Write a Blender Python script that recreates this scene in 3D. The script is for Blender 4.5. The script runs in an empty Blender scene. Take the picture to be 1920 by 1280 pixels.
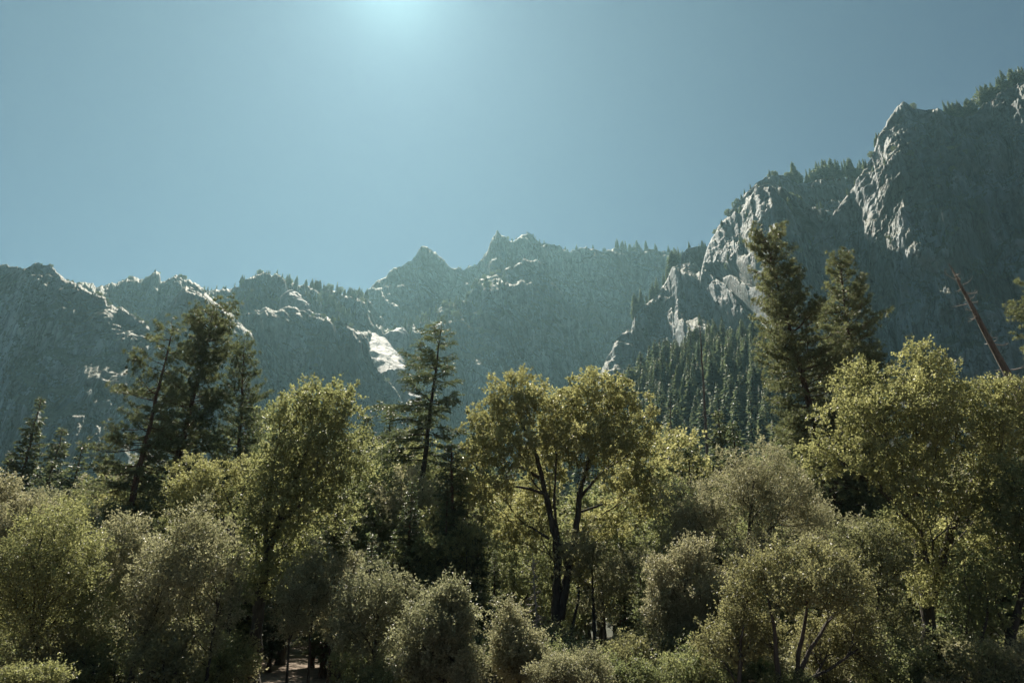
import bpy, math, random, time
import numpy as np
T00 = time.time()
C = bpy.context.scene.collection
scene = bpy.context.scene
R = math.radians

# ------------------------------------------------------------------ camera
PITCH = R(21.7); F = 1280.0; CAMZ = 3.4
cam_d = bpy.data.cameras.new('camera'); cam_d.sensor_width = 36; cam_d.lens = 24
cam_d.clip_start = 0.1; cam_d.clip_end = 20000
cam = bpy.data.objects.new('camera', cam_d); C.objects.link(cam)
cam.location = (0, 0, CAMZ); cam.rotation_euler = (R(90) + PITCH, 0, 0)
scene.camera = cam

# ------------------------------------------------------------------ sky, sun, exposure
SUN_EL = R(49.2); SUN_AZ = R(-13.4)          # azimuth measured from +Y towards +X
w = bpy.data.worlds.new('World'); scene.world = w; w.use_nodes = True
nt = w.node_tree
sky = nt.nodes.new('ShaderNodeTexSky'); sky.sky_type = 'NISHITA'; sky.sun_disc = False
sky.sun_elevation = SUN_EL; sky.sun_rotation = SUN_AZ
sky.altitude = 1200; sky.air_density = 1.0; sky.dust_density = 1.1; sky.ozone_density = 1.0
hs = nt.nodes.new('ShaderNodeHueSaturation'); hs.inputs['Hue'].default_value = 0.475
hs.inputs['Saturation'].default_value = 0.72
nt.links.new(sky.outputs[0], hs.inputs['Color'])
bg = nt.nodes['Background']; bg.inputs['Strength'].default_value = 0.050
tint = nt.nodes.new('ShaderNodeMix'); tint.data_type = 'RGBA'; tint.blend_type = 'MULTIPLY'; tint.inputs[0].default_value = 1.0
tint.inputs[7].default_value = (0.225, 0.305, 0.43, 1)      # the photograph's teal white balance
nt.links.new(hs.outputs[0], tint.inputs[6]); nt.links.new(tint.outputs[2], bg.inputs['Color'])

sd = bpy.data.lights.new('sun', 'SUN'); sd.energy = 5.0; sd.angle = R(0.53); sd.color = (1.0, 0.91, 0.76)
sun = bpy.data.objects.new('sun', sd); C.objects.link(sun)
sun.rotation_euler = (R(90) - SUN_EL, 0, math.pi - SUN_AZ)
sun.location = (-200, 900, 1500)

vs = scene.view_settings
vs.view_transform = 'Standard'; vs.look = 'None'; vs.exposure = 0.95; vs.gamma = 1.0
vs.use_curve_mapping = False
cy = scene.cycles
cy.max_bounces = 8; cy.diffuse_bounces = 5; cy.glossy_bounces = 2; cy.transmission_bounces = 4
cy.transparent_max_bounces = 4; cy.volume_bounces = 1; cy.use_denoising = True
cy.sample_clamp_indirect = 4.0

# ------------------------------------------------------------------ helpers
FW = np.array([0, math.cos(PITCH), math.sin(PITCH)]); UP = np.array([0, -math.sin(PITCH), math.cos(PITCH)])
RT = np.array([1.0, 0, 0]); CAM = np.array([0, 0, CAMZ])
def at(px, py, Y):
    """world point seen at photo position (px, py) whose distance along +Y is Y"""
    d = FW + RT * ((px - 960) / F) - UP * ((py - 640) / F)
    return CAM + d * (Y / d[1])
def proj(P):
    P = np.asarray(P) - CAM
    z = P @ FW
    return 960 + F * (P @ RT) / z, 640 - F * (P @ UP) / z

def _h(ix, iy, iz, s):
    n = (ix.astype(np.int64) * 374761393 + iy.astype(np.int64) * 668265263 + iz.astype(np.int64) * 1442695041 + s * 974634777) & 0xffffffff
    n = ((n ^ (n >> 13)) * 1274126177) & 0xffffffff
    n = ((n ^ (n >> 16)) * 2246822519) & 0xffffffff
    return (n ^ (n >> 15)).astype(np.float64) / 4294967295.0
def vn(x, y, z, s=0):
    x, y, z = np.broadcast_arrays(np.asarray(x, float), np.asarray(y, float), np.asarray(z, float))
    fx, fy, fz = np.floor(x), np.floor(y), np.floor(z)
    ux, uy, uz = x - fx, y - fy, z - fz
    ux = ux * ux * (3 - 2 * ux); uy = uy * uy * (3 - 2 * uy); uz = uz * uz * (3 - 2 * uz)
    r = 0
    for a in (0, 1):
        for b in (0, 1):
            for c in (0, 1):
                wgt = (ux if a else 1 - ux) * (uy if b else 1 - uy) * (uz if c else 1 - uz)
                r = r + wgt * _h(fx + a, fy + b, fz + c, s)
    return r
def fbm(x, y, z, s=0, o=4, g=0.5):
    r = 0; a = 1.0; t = 0
    for k in range(o):
        r = r + a * vn(x * 2 ** k, y * 2 ** k, z * 2 ** k, s + 17 * k); t += a; a *= g
    return r / t
def sst(a, b, x):
    t = np.clip((x - a) / (b - a), 0, 1); return t * t * (3 - 2 * t)

def mesh_from(name, V, faces, mats, midx=None, smooth=True, tone=None):
    """faces: list of int arrays (n,3) or (n,4)"""
    me = bpy.data.meshes.new(name)
    V = np.ascontiguousarray(V, dtype=np.float32)
    me.vertices.add(len(V)); me.vertices.foreach_set('co', V.ravel())
    loops = np.concatenate([f.ravel() for f in faces]).astype(np.int32)
    sizes = np.concatenate([np.full(len(f), f.shape[1], np.int32) for f in faces])
    starts = np.concatenate([[0], np.cumsum(sizes)[:-1]]).astype(np.int32)
    me.loops.add(len(loops)); me.loops.foreach_set('vertex_index', loops)
    me.polygons.add(len(sizes)); me.polygons.foreach_set('loop_start', starts)
    try: me.polygons.foreach_set('loop_total', sizes)
    except Exception: pass
    if midx is not None: me.polygons.foreach_set('material_index', np.asarray(midx, np.int32))
    me.polygons.foreach_set('use_smooth', np.full(len(sizes), bool(smooth)))
    if tone is not None:
        at_ = me.attributes.new('tone', 'FLOAT', 'FACE'); at_.data.foreach_set('value', np.asarray(tone, np.float32))
    for m in (mats if isinstance(mats, (list, tuple)) else [mats]): me.materials.append(m)
    me.update(calc_edges=True)
    return me

def link(name, me, parent=None):
    o = bpy.data.objects.new(name, me); C.objects.link(o)
    if parent is not None: o.parent = parent
    return o
def tag(o, label=None, cat=None, group=None, kind=None):
    if label: o['label'] = label
    if cat: o['category'] = cat
    if group: o['group'] = group
    if kind: o['kind'] = kind
    return o

# ------------------------------------------------------------------ materials
def newmat(name):
    m = bpy.data.materials.new(name); m.use_nodes = True
    n = m.node_tree; n.nodes.clear()
    out = n.nodes.new('ShaderNodeOutputMaterial')
    return m, n, out
def ramp(n, src, stops):
    r = n.nodes.new('ShaderNodeValToRGB')
    while len(r.color_ramp.elements) < len(stops): r.color_ramp.elements.new(0.5)
    for e, (p, c) in zip(r.color_ramp.elements, stops):
        e.position = p; e.color = (*c, 1)
    n.links.new(src, r.inputs[0]); return r.outputs[0]
def noise(n, vec, scale, detail=4, rough=0.55):
    t = n.nodes.new('ShaderNodeTexNoise'); t.inputs['Scale'].default_value = scale
    t.inputs['Detail'].default_value = detail; t.inputs['Roughness'].default_value = rough
    if vec is not None: n.links.new(vec, t.inputs['Vector'])
    return t.outputs['Fac']
def mixc(n, fac, a, b, mode='MIX'):
    m = n.nodes.new('ShaderNodeMix'); m.data_type = 'RGBA'; m.blend_type = mode
    for sock, v in ((m.inputs[0], fac), (m.inputs[6], a), (m.inputs[7], b)):
        if isinstance(v, bpy.types.NodeSocket): n.links.new(v, sock)
        elif isinstance(v, (int, float)): sock.default_value = v
        else: sock.default_value = (*v, 1)
    return m.outputs[2]
def math_(n, op, a, b=None):
    m = n.nodes.new('ShaderNodeMath'); m.operation = op
    for i, v in enumerate((a, b)):
        if v is None: continue
        if isinstance(v, bpy.types.NodeSocket): n.links.new(v, m.inputs[i])
        else: m.inputs[i].default_value = v
    return m.outputs[0]

def leaf_mat(name, dark, light, trans, tfac=0.42, rough=0.42, spec=0.5, var=0.25):
    m, n, out = newmat(name)
    a = n.nodes.new('ShaderNodeAttribute'); a.attribute_name = 'tone'
    oi = n.nodes.new('ShaderNodeObjectInfo')
    col = mixc(n, a.outputs['Fac'], dark, light)
    val = math_(n, 'ADD', math_(n, 'MULTIPLY', oi.outputs['Random'], var), 1 - var / 2)
    h = n.nodes.new('ShaderNodeHueSaturation'); n.links.new(val, h.inputs['Value']); n.links.new(col, h.inputs['Color'])
    hue = math_(n, 'ADD', math_(n, 'MULTIPLY', oi.outputs['Random'], -0.03), 0.519); n.links.new(hue, h.inputs['Hue'])
    p = n.nodes.new('ShaderNodeBsdfPrincipled'); p.inputs['Roughness'].default_value = rough
    p.inputs['Specular IOR Level'].default_value = spec
    n.links.new(h.outputs[0], p.inputs['Base Color'])
    t = n.nodes.new('ShaderNodeBsdfTranslucent')
    tc = mixc(n, 1.0, h.outputs[0], trans, 'MULTIPLY'); n.links.new(tc, t.inputs['Color'])
    mx = n.nodes.new('ShaderNodeMixShader'); mx.inputs[0].default_value = tfac
    n.links.new(p.outputs[0], mx.inputs[1]); n.links.new(t.outputs[0], mx.inputs[2])
    n.links.new(mx.outputs[0], out.inputs['Surface'])
    return m
def bark_mat(name, c1, c2, scale=3.0):
    m, n, out = newmat(name)
    tc = n.nodes.new('ShaderNodeTexCoord'); mp = n.nodes.new('ShaderNodeMapping')
    mp.inputs['Scale'].default_value = (1, 1, 0.22); n.links.new(tc.outputs['Object'], mp.inputs['Vector'])
    f = noise(n, mp.outputs[0], scale * 2.2, 5, 0.65)
    col = ramp(n, f, [(0.35, c1), (0.65, c2)])
    p = n.nodes.new('ShaderNodeBsdfPrincipled'); p.inputs['Roughness'].default_value = 0.9
    n.links.new(col, p.inputs['Base Color'])
    b = n.nodes.new('ShaderNodeBump'); b.inputs['Strength'].default_value = 0.8; b.inputs['Distance'].default_value = 0.06
    n.links.new(f, b.inputs['Height']); n.links.new(b.outputs[0], p.inputs['Normal'])
    n.links.new(p.outputs[0], out.inputs['Surface'])
    return m
def rock_mat(name, lo, hi, veg=0.75, stain=0.55, vlo=0.42):
    m, n, out = newmat(name)
    tc = n.nodes.new('ShaderNodeTexCoord'); geo = n.nodes.new('ShaderNodeNewGeometry')
    obj = tc.outputs['Object']
    mp = n.nodes.new('ShaderNodeMapping'); mp.inputs['Scale'].default_value = (1, 1, 0.33)
    mp.inputs['Rotation'].default_value = (0, R(9), 0)
    n.links.new(obj, mp.inputs['Vector'])
    big = noise(n, obj, 0.0075, 5, 0.52); mid = noise(n, obj, 0.06, 6, 0.65)
    streak = noise(n, mp.outputs[0], 0.05, 6, 0.68)
    f = math_(n, 'ADD', math_(n, 'MULTIPLY', big, 0.72), math_(n, 'MULTIPLY', mid, 0.28))
    col = ramp(n, f, [(0.41, lo), (0.5, tuple((a + b) / 2 for a, b in zip(lo, hi))), (0.59, hi)])
    sf = ramp(n, streak, [(0.42, (0, 0, 0)), (0.6, (1, 1, 1))])
    col = mixc(n, math_(n, 'MULTIPLY', sf, stain), col, (0.065, 0.082, 0.086))
    pk = ramp(n, noise(n, obj, 0.017, 4, 0.6), [(0.56, (0, 0, 0)), (0.72, (1, 1, 1))])
    col = mixc(n, math_(n, 'MULTIPLY', pk, 0.55), col, (0.33, 0.30, 0.265))
    ms = n.nodes.new('ShaderNodeMapping'); ms.inputs['Scale'].default_value = (1, 1, 0.07); n.links.new(obj, ms.inputs['Vector'])
    ws = ramp(n, noise(n, ms.outputs[0], 0.075, 5, 0.7), [(0.52, (0, 0, 0)), (0.60, (1, 1, 1))])
    wm = ramp(n, noise(n, obj, 0.0065, 3, 0.5), [(0.47, (0, 0, 0)), (0.58, (1, 1, 1))])
    col = mixc(n, math_(n, 'MULTIPLY', math_(n, 'MULTIPLY', ws, wm), 0.6), col, (0.05, 0.062, 0.064))
    dk = ramp(n, noise(n, mp.outputs[0], 0.011, 6, 0.62), [(0.54, (0, 0, 0)), (0.60, (1, 1, 1))])
    col = mixc(n, math_(n, 'MULTIPLY', dk, 0.62 if veg > 0 else 0.0), col, (0.055, 0.072, 0.052))
    mv = n.nodes.new('ShaderNodeMapping'); mv.inputs['Scale'].default_value = (1, 1, 0.36); mv.inputs['Rotation'].default_value = (0, R(-14), 0)
    wob = n.nodes.new('ShaderNodeVectorMath'); wob.operation = 'MULTIPLY_ADD'
    nz = n.nodes.new('ShaderNodeTexNoise'); nz.inputs['Scale'].default_value = 0.02; nz.inputs['Detail'].default_value = 5
    n.links.new(obj, nz.inputs['Vector']); n.links.new(nz.outputs['Color'], wob.inputs[0]); wob.inputs[1].default_value = (70, 70, 70); n.links.new(obj, wob.inputs[2])
    n.links.new(wob.outputs[0], mv.inputs['Vector'])
    joints = None
    for sc_, wd_ in ((0.011, 0.022), (0.032, 0.04)):       # joints between the slabs
        vo = n.nodes.new('ShaderNodeTexVoronoi'); vo.feature = 'DISTANCE_TO_EDGE'; vo.inputs['Scale'].default_value = sc_
        n.links.new(mv.outputs[0], vo.inputs['Vector'])
        j_ = ramp(n, vo.outputs['Distance'], [(0.0, (0.5, 0.5, 0.5)), (wd_, (1, 1, 1))])
        col = mixc(n, 1.0, col, j_, 'MULTIPLY'); joints = j_ if joints is None else mixc(n, 1.0, joints, j_, 'MULTIPLY')
    sx = n.nodes.new('ShaderNodeSeparateXYZ'); n.links.new(geo.outputs['Normal'], sx.inputs[0])
    fl = math_(n, 'ADD', sx.outputs['Z'], math_(n, 'MULTIPLY', math_(n, 'SUBTRACT', noise(n, obj, 0.035, 5, 0.7), 0.5), 1.5))
    vf = ramp(n, fl, [(vlo, (0, 0, 0)), (vlo + 0.2, (1, 1, 1))])
    vcol = ramp(n, noise(n, obj, 0.2, 4, 0.7), [(0.35, (0.035, 0.045, 0.018)), (0.65, (0.085, 0.092, 0.04))])
    col = mixc(n, math_(n, 'MULTIPLY', vf, veg), col, vcol)
    p = n.nodes.new('ShaderNodeBsdfPrincipled'); p.inputs['Roughness'].default_value = 0.72
    n.links.new(col, p.inputs['Base Color'])
    b = n.nodes.new('ShaderNodeBump'); b.inputs['Strength'].default_value = 0.9; b.inputs['Distance'].default_value = 2.6
    n.links.new(math_(n, 'ADD', math_(n, 'ADD', noise(n, obj, 0.16, 5, 0.7), math_(n, 'MULTIPLY', streak, 0.8)), joints), b.inputs['Height'])
    n.links.new(b.outputs[0], p.inputs['Normal'])
    n.links.new(p.outputs[0], out.inputs['Surface'])
    return m

M = {}
M['oak'] = leaf_mat('oak_leaves', (0.165, 0.172, 0.085), (0.34, 0.335, 0.175), (1.7, 1.7, 1.4), 0.52, 0.43, 0.4)
M['green'] = leaf_mat('green_leaves', (0.115, 0.138, 0.075), (0.26, 0.265, 0.145), (1.7, 1.75, 1.4), 0.50, 0.43, 0.4)
M['live'] = leaf_mat('live_oak_leaves', (0.165, 0.168, 0.105), (0.36, 0.35, 0.235), (1.6, 1.6, 1.4), 0.46, 0.43, 0.4)
M['brownoak'] = leaf_mat('olive_brown_leaves', (0.125, 0.130, 0.074), (0.27, 0.272, 0.155), (1.6, 1.6, 1.3), 0.46, 0.43, 0.4)
M['pine'] = leaf_mat('pine_needles', (0.060, 0.076, 0.043), (0.215, 0.235, 0.135), (1.7, 1.7, 1.35), 0.42, 0.43, 0.4)
M['fir'] = leaf_mat('fir_needles', (0.055, 0.070, 0.042), (0.18, 0.20, 0.115), (1.7, 1.75, 1.4), 0.42, 0.43, 0.4)
M['far'] = leaf_mat('far_conifer_needles', (0.060, 0.080, 0.050), (0.165, 0.185, 0.105), (1.7, 1.75, 1.4), 0.42, 0.5, 0.4, 0.45)
M['bark'] = bark_mat('oak_bark', (0.022, 0.019, 0.016), (0.085, 0.073, 0.06))
M['pbark'] = bark_mat('pine_bark', (0.035, 0.022, 0.015), (0.14, 0.085, 0.058))
M['dead'] = bark_mat('dead_wood', (0.085, 0.062, 0.045), (0.22, 0.185, 0.155))
M['grey'] = bark_mat('bleached_wood', (0.22, 0.20, 0.18), (0.42, 0.39, 0.36))
M['rock'] = rock_mat('granite_cliff', (0.08, 0.115, 0.13), (0.31, 0.38, 0.395), 0.96, 0.6, 0.26)
M['rock2'] = rock_mat('granite_buttress', (0.085, 0.118, 0.13), (0.265, 0.32, 0.335), 0.90, 0.6, 0.34)
M['pale'] = rock_mat('pale_granite_cliff', (0.10, 0.145, 0.16), (0.40, 0.47, 0.485), 0.93, 0.5, 0.28)
M['slab'] = rock_mat('bare_granite_slab', (0.22, 0.225, 0.225), (0.46, 0.46, 0.445), 0.0, 0.6)
def ground_mat():
    m, n, out = newmat('forest_floor')
    tc = n.nodes.new('ShaderNodeTexCoord'); o = tc.outputs['Object']
    a = ramp(n, noise(n, o, 1.7, 6, 0.7), [(0.35, (0.10, 0.075, 0.05)), (0.65, (0.27, 0.205, 0.158))])
    g = ramp(n, noise(n, o, 0.10, 4, 0.6), [(0.48, (0, 0, 0)), (0.62, (1, 1, 1))])
    col = mixc(n, math_(n, 'MULTIPLY', g, 0.6), a, (0.075, 0.08, 0.03))
    sy = n.nodes.new('ShaderNodeSeparateXYZ'); n.links.new(o, sy.inputs[0])
    br = n.nodes.new('ShaderNodeMapRange'); br.inputs['From Min'].default_value = 60; br.inputs['From Max'].default_value = 130
    n.links.new(sy.outputs['Y'], br.inputs['Value'])
    brush = ramp(n, noise(n, o, 0.35, 6, 0.75), [(0.38, (0.016, 0.022, 0.012)), (0.66, (0.06, 0.066, 0.034))])
    col = mixc(n, br.outputs[0], col, brush)
    p = n.nodes.new('ShaderNodeBsdfPrincipled'); p.inputs['Roughness'].default_value = 0.95
    n.links.new(col, p.inputs['Base Color'])
    b = n.nodes.new('ShaderNodeBump'); b.inputs['Strength'].default_value = 0.7; b.inputs['Distance'].default_value = 0.08
    n.links.new(noise(n, o, 6.0, 5, 0.7), b.inputs['Height']); n.links.new(b.outputs[0], p.inputs['Normal'])
    n.links.new(p.outputs[0], out.inputs['Surface'])
    return m
M['ground'] = ground_mat()

# ------------------------------------------------------------------ ground
def gh(x, y):
    x = np.asarray(x, float); y = np.asarray(y, float)
    z = 105 * sst(170, 900, y) + 180 * np.exp(-((x - 250) / 230) ** 2) * sst(170, 700, y)
    z = z + (fbm(x / 60, y / 60, 0, 5, 3) - 0.5) * 16 * sst(160, 320, y)
    z = z + (fbm(x / 7, y / 7, 0, 9, 3) - 0.5) * 0.5
    return z
def make_ground():
    gy = np.concatenate([np.linspace(-250, 0, 26), np.linspace(3, 200, 120), np.geomspace(203, 2400, 110)])
    gx0 = np.linspace(-1, 1, 231); gx = np.sign(gx0) * (np.abs(gx0) ** 2.2) * 2600
    X, Yg = np.meshgrid(gx, gy)
    V = np.stack([X, Yg, gh(X, Yg)], -1).reshape(-1, 3)
    nx, ny = len(gx), len(gy)
    i = np.arange(nx - 1)[None, :] + nx * np.arange(ny - 1)[:, None]
    f = np.stack([i, i + 1, i + 1 + nx, i + nx], -1).reshape(-1, 4)
    tag(link('ground', mesh_from('ground', V, [f], M['ground'])), kind='structure')
make_ground()

# ------------------------------------------------------------------ mountains
class Cliff: pass
def cliff(name, pts, zb, seed, mat, nv=330, step=0.9, c0=0.14, c1=1.5, thr=0.60, flute=8.0, butt=44.0, cap=22.0, back=260.0, slant=0.25, ledges=()):
    """a rock wall: pts = rim as (px, py, distance); the face steps down towards the valley, the top runs back."""
    pts = np.array(pts, float)
    seg = np.hypot(np.diff(pts[:, 0]), np.diff(pts[:, 1])); L = np.concatenate([[0], np.cumsum(seg)])
    n = int(L[-1] / step); t = np.linspace(0, L[-1], n)
    px = np.interp(t, L, pts[:, 0]); py = np.interp(t, L, pts[:, 1]); YY = np.interp(t, L, pts[:, 2])
    # round the kinks of the distance curve
    k = np.ones(25) / 25; YY = np.convolve(np.pad(YY, 12, 'edge'), k, 'valid')
    T = np.array([at(a, b, c) for a, b, c in zip(px, py, YY)])
    Rg = np.hypot(T[:, 0], T[:, 1]); D = T[:, :2] / Rg[:, None]
    A = np.concatenate([[0], np.cumsum(np.hypot(np.diff(T[:, 0]), np.diff(T[:, 1])))])
    jit = (fbm(A / 46, seed, 0, seed, 6, 0.68) - 0.5) * 24 * (Rg / 1200)
    T[:, 2] += jit
    s = np.linspace(0, 1, nv) ** 1.12
    Z = T[:, 2][:, None] + (zb - T[:, 2])[:, None] * s[None, :]
    Z = np.minimum(Z, T[:, 2][:, None])
    a = A[:, None] + 0 * Z
    wa = a + slant * Z + 90 * (fbm(a / 210, Z / 210, 0, seed + 1, 3) - 0.5)
    wz = Z + 70 * (fbm(a / 160, Z / 160, 3, seed + 2, 3) - 0.5) + 0.22 * a
    q = fbm(wa / 120, wz / 46, 0, seed + 3, 5, 0.55)
    led = sst(thr, thr + 0.07, q)
    q2 = fbm(wa / 30, wz / 13, 4, seed + 31, 4, 0.6)
    led = np.maximum(led, 0.9 * sst(0.62, 0.68, q2))
    led = np.maximum(led, sst(cap * 1.3, cap * 0.4, T[:, 2][:, None] - Z + cap * 3.2 * (fbm(a / 55, Z / 80, 7, seed + 4, 4, 0.6) - 0.36)))
    for (x0, x1, ya, yb) in ledges:       # shelves seen in the photograph
        za = np.array([at(p_, ya, Y_)[2] for p_, Y_ in zip(px, YY)])[:, None]; zb2 = np.array([at(p_, yb, Y_)[2] for p_, Y_ in zip(px, YY)])[:, None]
        wob_ = 34 * (fbm(a / 70, 0 * Z, 9, seed + 50, 4, 0.6) - 0.5)
        m_ = sst(x0, x0 + 25, px)[:, None] * sst(x1, x1 - 25, px)[:, None] * sst(zb2 - 4, zb2 + 8, Z + wob_) * sst(za + 4, za - 8, Z + wob_)
        led = np.maximum(led, m_ * sst(0.36, 0.5, fbm(a / 40, Z / 16, 2, seed + 51, 4, 0.6)))
    cot = c0 + c1 * led + 0.25 * sst(0.5, 0.65, q)
    dz = -np.diff(Z, axis=1, prepend=Z[:, :1])
    adv = np.cumsum(cot * dz, axis=1)
    def runmean(X, k, ax):
        k = int(k) | 1
        pad = [(0, 0), (0, 0)]; pad[ax] = (k // 2 + 1, k // 2)
        cs = np.cumsum(np.pad(X, pad, 'edge'), axis=ax)
        return (np.take(cs, range(k, cs.shape[ax]), axis=ax) - np.take(cs, range(0, cs.shape[ax] - k), axis=ax)) / k
    trend = runmean(adv, 101, 1)
    adv = runmean(runmean(trend, 141, 0), 61, 0) + 0.9 * (adv - trend)
    adv -= adv[:, :1]
    fade = sst(0, 30, T[:, 2][:, None] - Z)
    rid = 1 - np.abs(2 * fbm(wa / 130, wz / 230, 1, seed + 5, 4) - 1)
    gul = np.abs(2 * fbm((wa + 0.35 * wz) / 95, wz / 300, 6, seed + 60, 3) - 1)     # gullies
    rid = rid - 0.75 * sst(0.16, 0.0, gul)
    fl = 1 - np.abs(2 * fbm(wa / 26, wz / 62, 2, seed + 6, 4, 0.6) - 1)
    fine = fbm(wa / 11, wz / 13, a / 40, seed + 7, 5, 0.68) - 0.5
    def blocks(sc, zs, lv, k):
        w1 = fbm(wa / sc, wz / zs, a / 300, seed + k, 3, 0.6) * lv
        return (np.floor(w1) + sst(0.55, 1.0, w1 - np.floor(w1))) / lv - 0.5
    blk = 30 * blocks(62, 52, 9, 8) + 17 * blocks(27, 34, 8, 41) + 9 * blocks(12, 17, 7, 43)
    disp = (butt * (rid - 0.6) + flute * (fl - 0.6) * (0.4 + 1.2 * vn(a / 170, Z / 130, 5, seed)) + 10 * fine + blk) * (0.25 + 0.75 * fade)
    rr = Rg[:, None] - adv - disp
    P = np.stack([D[:, 0][:, None] * rr, D[:, 1][:, None] * rr, Z], -1)
    # top and back slope
    nb = 26; bs = (np.linspace(0, 1, nb + 1)[1:]) ** 1.6
    bo = bs * back
    zb_ = T[:, 2][:, None] - 0.16 * bo[None, :] - 0.9 * back * sst(0.7, 1.0, bs)[None, :] + (fbm(a[:, :1] / 40, bo[None, :] / 40, 0, seed + 9, 4) - 0.55) * 12 * sst(0, 40, bo)[None, :]
    rb = Rg[:, None] + bo[None, :]
    B = np.stack([D[:, 0][:, None] * rb, D[:, 1][:, None] * rb, zb_], -1)[:, ::-1]
    G = np.concatenate([B, P], 1)
    m_, n_ = G.shape[:2]
    i = np.arange(n_ - 1)[None, :] + n_ * np.arange(m_ - 1)[:, None]
    f = np.stack([i, i + 1, i + 1 + n_, i + n_], -1).reshape(-1, 4)
    o = link(name, mesh_from(name, G.reshape(-1, 3), [f], mat)); tag(o, kind='structure')
    c = Cliff(); c.P = P; c.px = px; c.T = T; c.D = D; c.led = led; c.o = o
    return c
def rim(c, px, back=4.0):
    i = int(np.argmin(np.abs(c.px - px))); p = c.T[i].copy(); p[:2] += c.D[i] * back; p[2] -= 0.16 * back + 1.0
    return p
def face(c, px, py):
    i = int(np.argmin(np.abs(c.px - px))); col = c.P[i]; _, y = proj(col)
    j = int(np.argmin(np.abs(y - py))); return col[j].copy() + np.array([0, 0, -0.6])

cl = {}
cl['back_left'] = cliff('mountain_ridge', [(60, 560, 1500), (124, 530, 1500), (148, 529, 1480), (181, 536, 1470), (208, 532, 1470), (232, 523, 1470), (259, 518, 1470), (269, 521, 1470), (292, 515, 1460), (299, 517, 1460), (301, 529, 1460), (306, 530, 1460), (316, 521, 1460), (336, 516, 1450), (349, 524, 1450), (373, 536, 1450), (396, 541, 1450), (416, 541, 1450), (447, 537, 1450), (457, 526, 1450), (470, 521, 1450), (484, 516, 1450), (514, 521, 1450), (537, 529, 1460), (564, 536, 1470), (591, 544, 1480), (621, 544, 1500), (640, 553, 1520), (674, 552, 1560), (690, 560, 1600), (720, 600, 1650), (760, 650, 1700)], 50, 11, M['rock'], c0=0.35, thr=0.53, cap=24)
cl['peaks'] = cliff('mountain_peaks', [(600, 640, 2000), (650, 590, 2000), (685, 546, 2000), (707, 522, 2000), (754, 502, 1990), (781, 477, 1980), (789, 466, 1980), (808, 469, 1980), (818, 480, 1980), (841, 499, 1990), (872, 504, 2010), (887, 499, 2010), (895, 500, 2000), (912, 477, 1980), (922, 450, 1970), (932, 436, 1970), (940, 438, 1970), (956, 452, 1980), (964, 450, 1990), (976, 442, 1990), (993, 438, 1990), (1006, 448, 1990), (1016, 455, 1990), (1040, 455, 1990), (1056, 464, 1980), (1070, 470, 1970), (1100, 466, 1950), (1130, 467, 1930), (1164, 469, 1900), (1238, 469, 1880), (1265, 475, 1870), (1300, 480, 1860), (1400, 500, 1840)], 50, 23, M['rock'], cap=16, back=300)
cl['front_peak'] = cliff('mountain_shoulder', [(640, 760, 1560), (680, 690, 1570), (700, 650, 1580), (740, 628, 1600), (790, 602, 1620), (830, 575, 1640), (870, 560, 1660), (900, 530, 1670), (935, 512, 1680), (960, 500, 1690), (985, 488, 1700), (1010, 492, 1700), (1035, 520, 1690), (1060, 556, 1680), (1085, 600, 1670), (1110, 640, 1660), (1130, 700, 1650), (1150, 790, 1640)], 50, 37, M['rock'], cap=34, thr=0.55, back=240, butt=44, ledges=[(735, 935, 562, 582), (700, 880, 592, 618), (860, 1000, 520, 535)])
cl['lobe'] = cliff('mountain_spur', [(400, 640, 1200), (430, 596, 1200), (470, 585, 1200), (540, 578, 1190), (600, 596, 1180), (650, 604, 1170), (676, 620, 1160), (690, 650, 1150), (702, 688, 1140), (730, 718, 1130), (755, 750, 1120), (772, 772, 1110), (800, 835, 1100)], 50, 41, M['rock'], cap=10)
cl['wedge'] = cliff('mountain_wedge', [(180, 760, 1060), (230, 680, 1070), (270, 612, 1080), (310, 572, 1090), (350, 532, 1100), (372, 538, 1100), (400, 562, 1100), (440, 592, 1100), (470, 626, 1095), (500, 685, 1090), (530, 740, 1085), (570, 800, 1080)], 50, 53, M['rock'], cap=12)
cl['left'] = cliff('left_cliff', [(-420, 520, 1100), (-250, 490, 1050), (-100, 506, 1000), (0, 501, 980), (44, 500, 975), (67, 498, 970), (97, 497, 965), (104, 502, 965), (124, 519, 960), (160, 543, 955), (200, 566, 950), (250, 586, 945), (275, 603, 940), (300, 645, 930), (330, 720, 920), (360, 800, 910)], 50, 67, M['pale'], cap=14, slant=-0.7, butt=24, ledges=[(0, 200, 690, 705)])
cl['notch'] = cliff('right_spur', [(1100, 780, 1080), (1125, 700, 1080), (1137, 676, 1080), (1157, 637, 1085), (1184, 618, 1090), (1191, 588, 1100), (1211, 571, 1110), (1244, 538, 1120), (1268, 505, 1130), (1280, 480, 1140), (1290, 468, 1140), (1313, 461, 1140), (1330, 464, 1140), (1380, 500, 1140), (1420, 560, 1140)], 50, 71, M['rock2'], cap=12)
cl['buttress'] = cliff('right_buttress', [(1296, 760, 1060), (1304, 640, 1052), (1310, 545, 1043), (1318, 500, 1034), (1327, 462, 1022), (1335, 449, 1018), (1354, 419, 1010), (1374, 392, 1000), (1394, 364, 985), (1414, 342, 970), (1434, 328, 960), (1468, 323, 955), (1485, 328, 960), (1495, 340, 965), (1549, 337, 975), (1602, 332, 975), (1640, 330, 970), (1720, 330, 960)], 50, 83, M['rock2'], cap=16, thr=0.58, flute=13, ledges=[(1385, 1530, 372, 392), (1540, 1620, 336, 358), (1400, 1520, 425, 440)])
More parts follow.
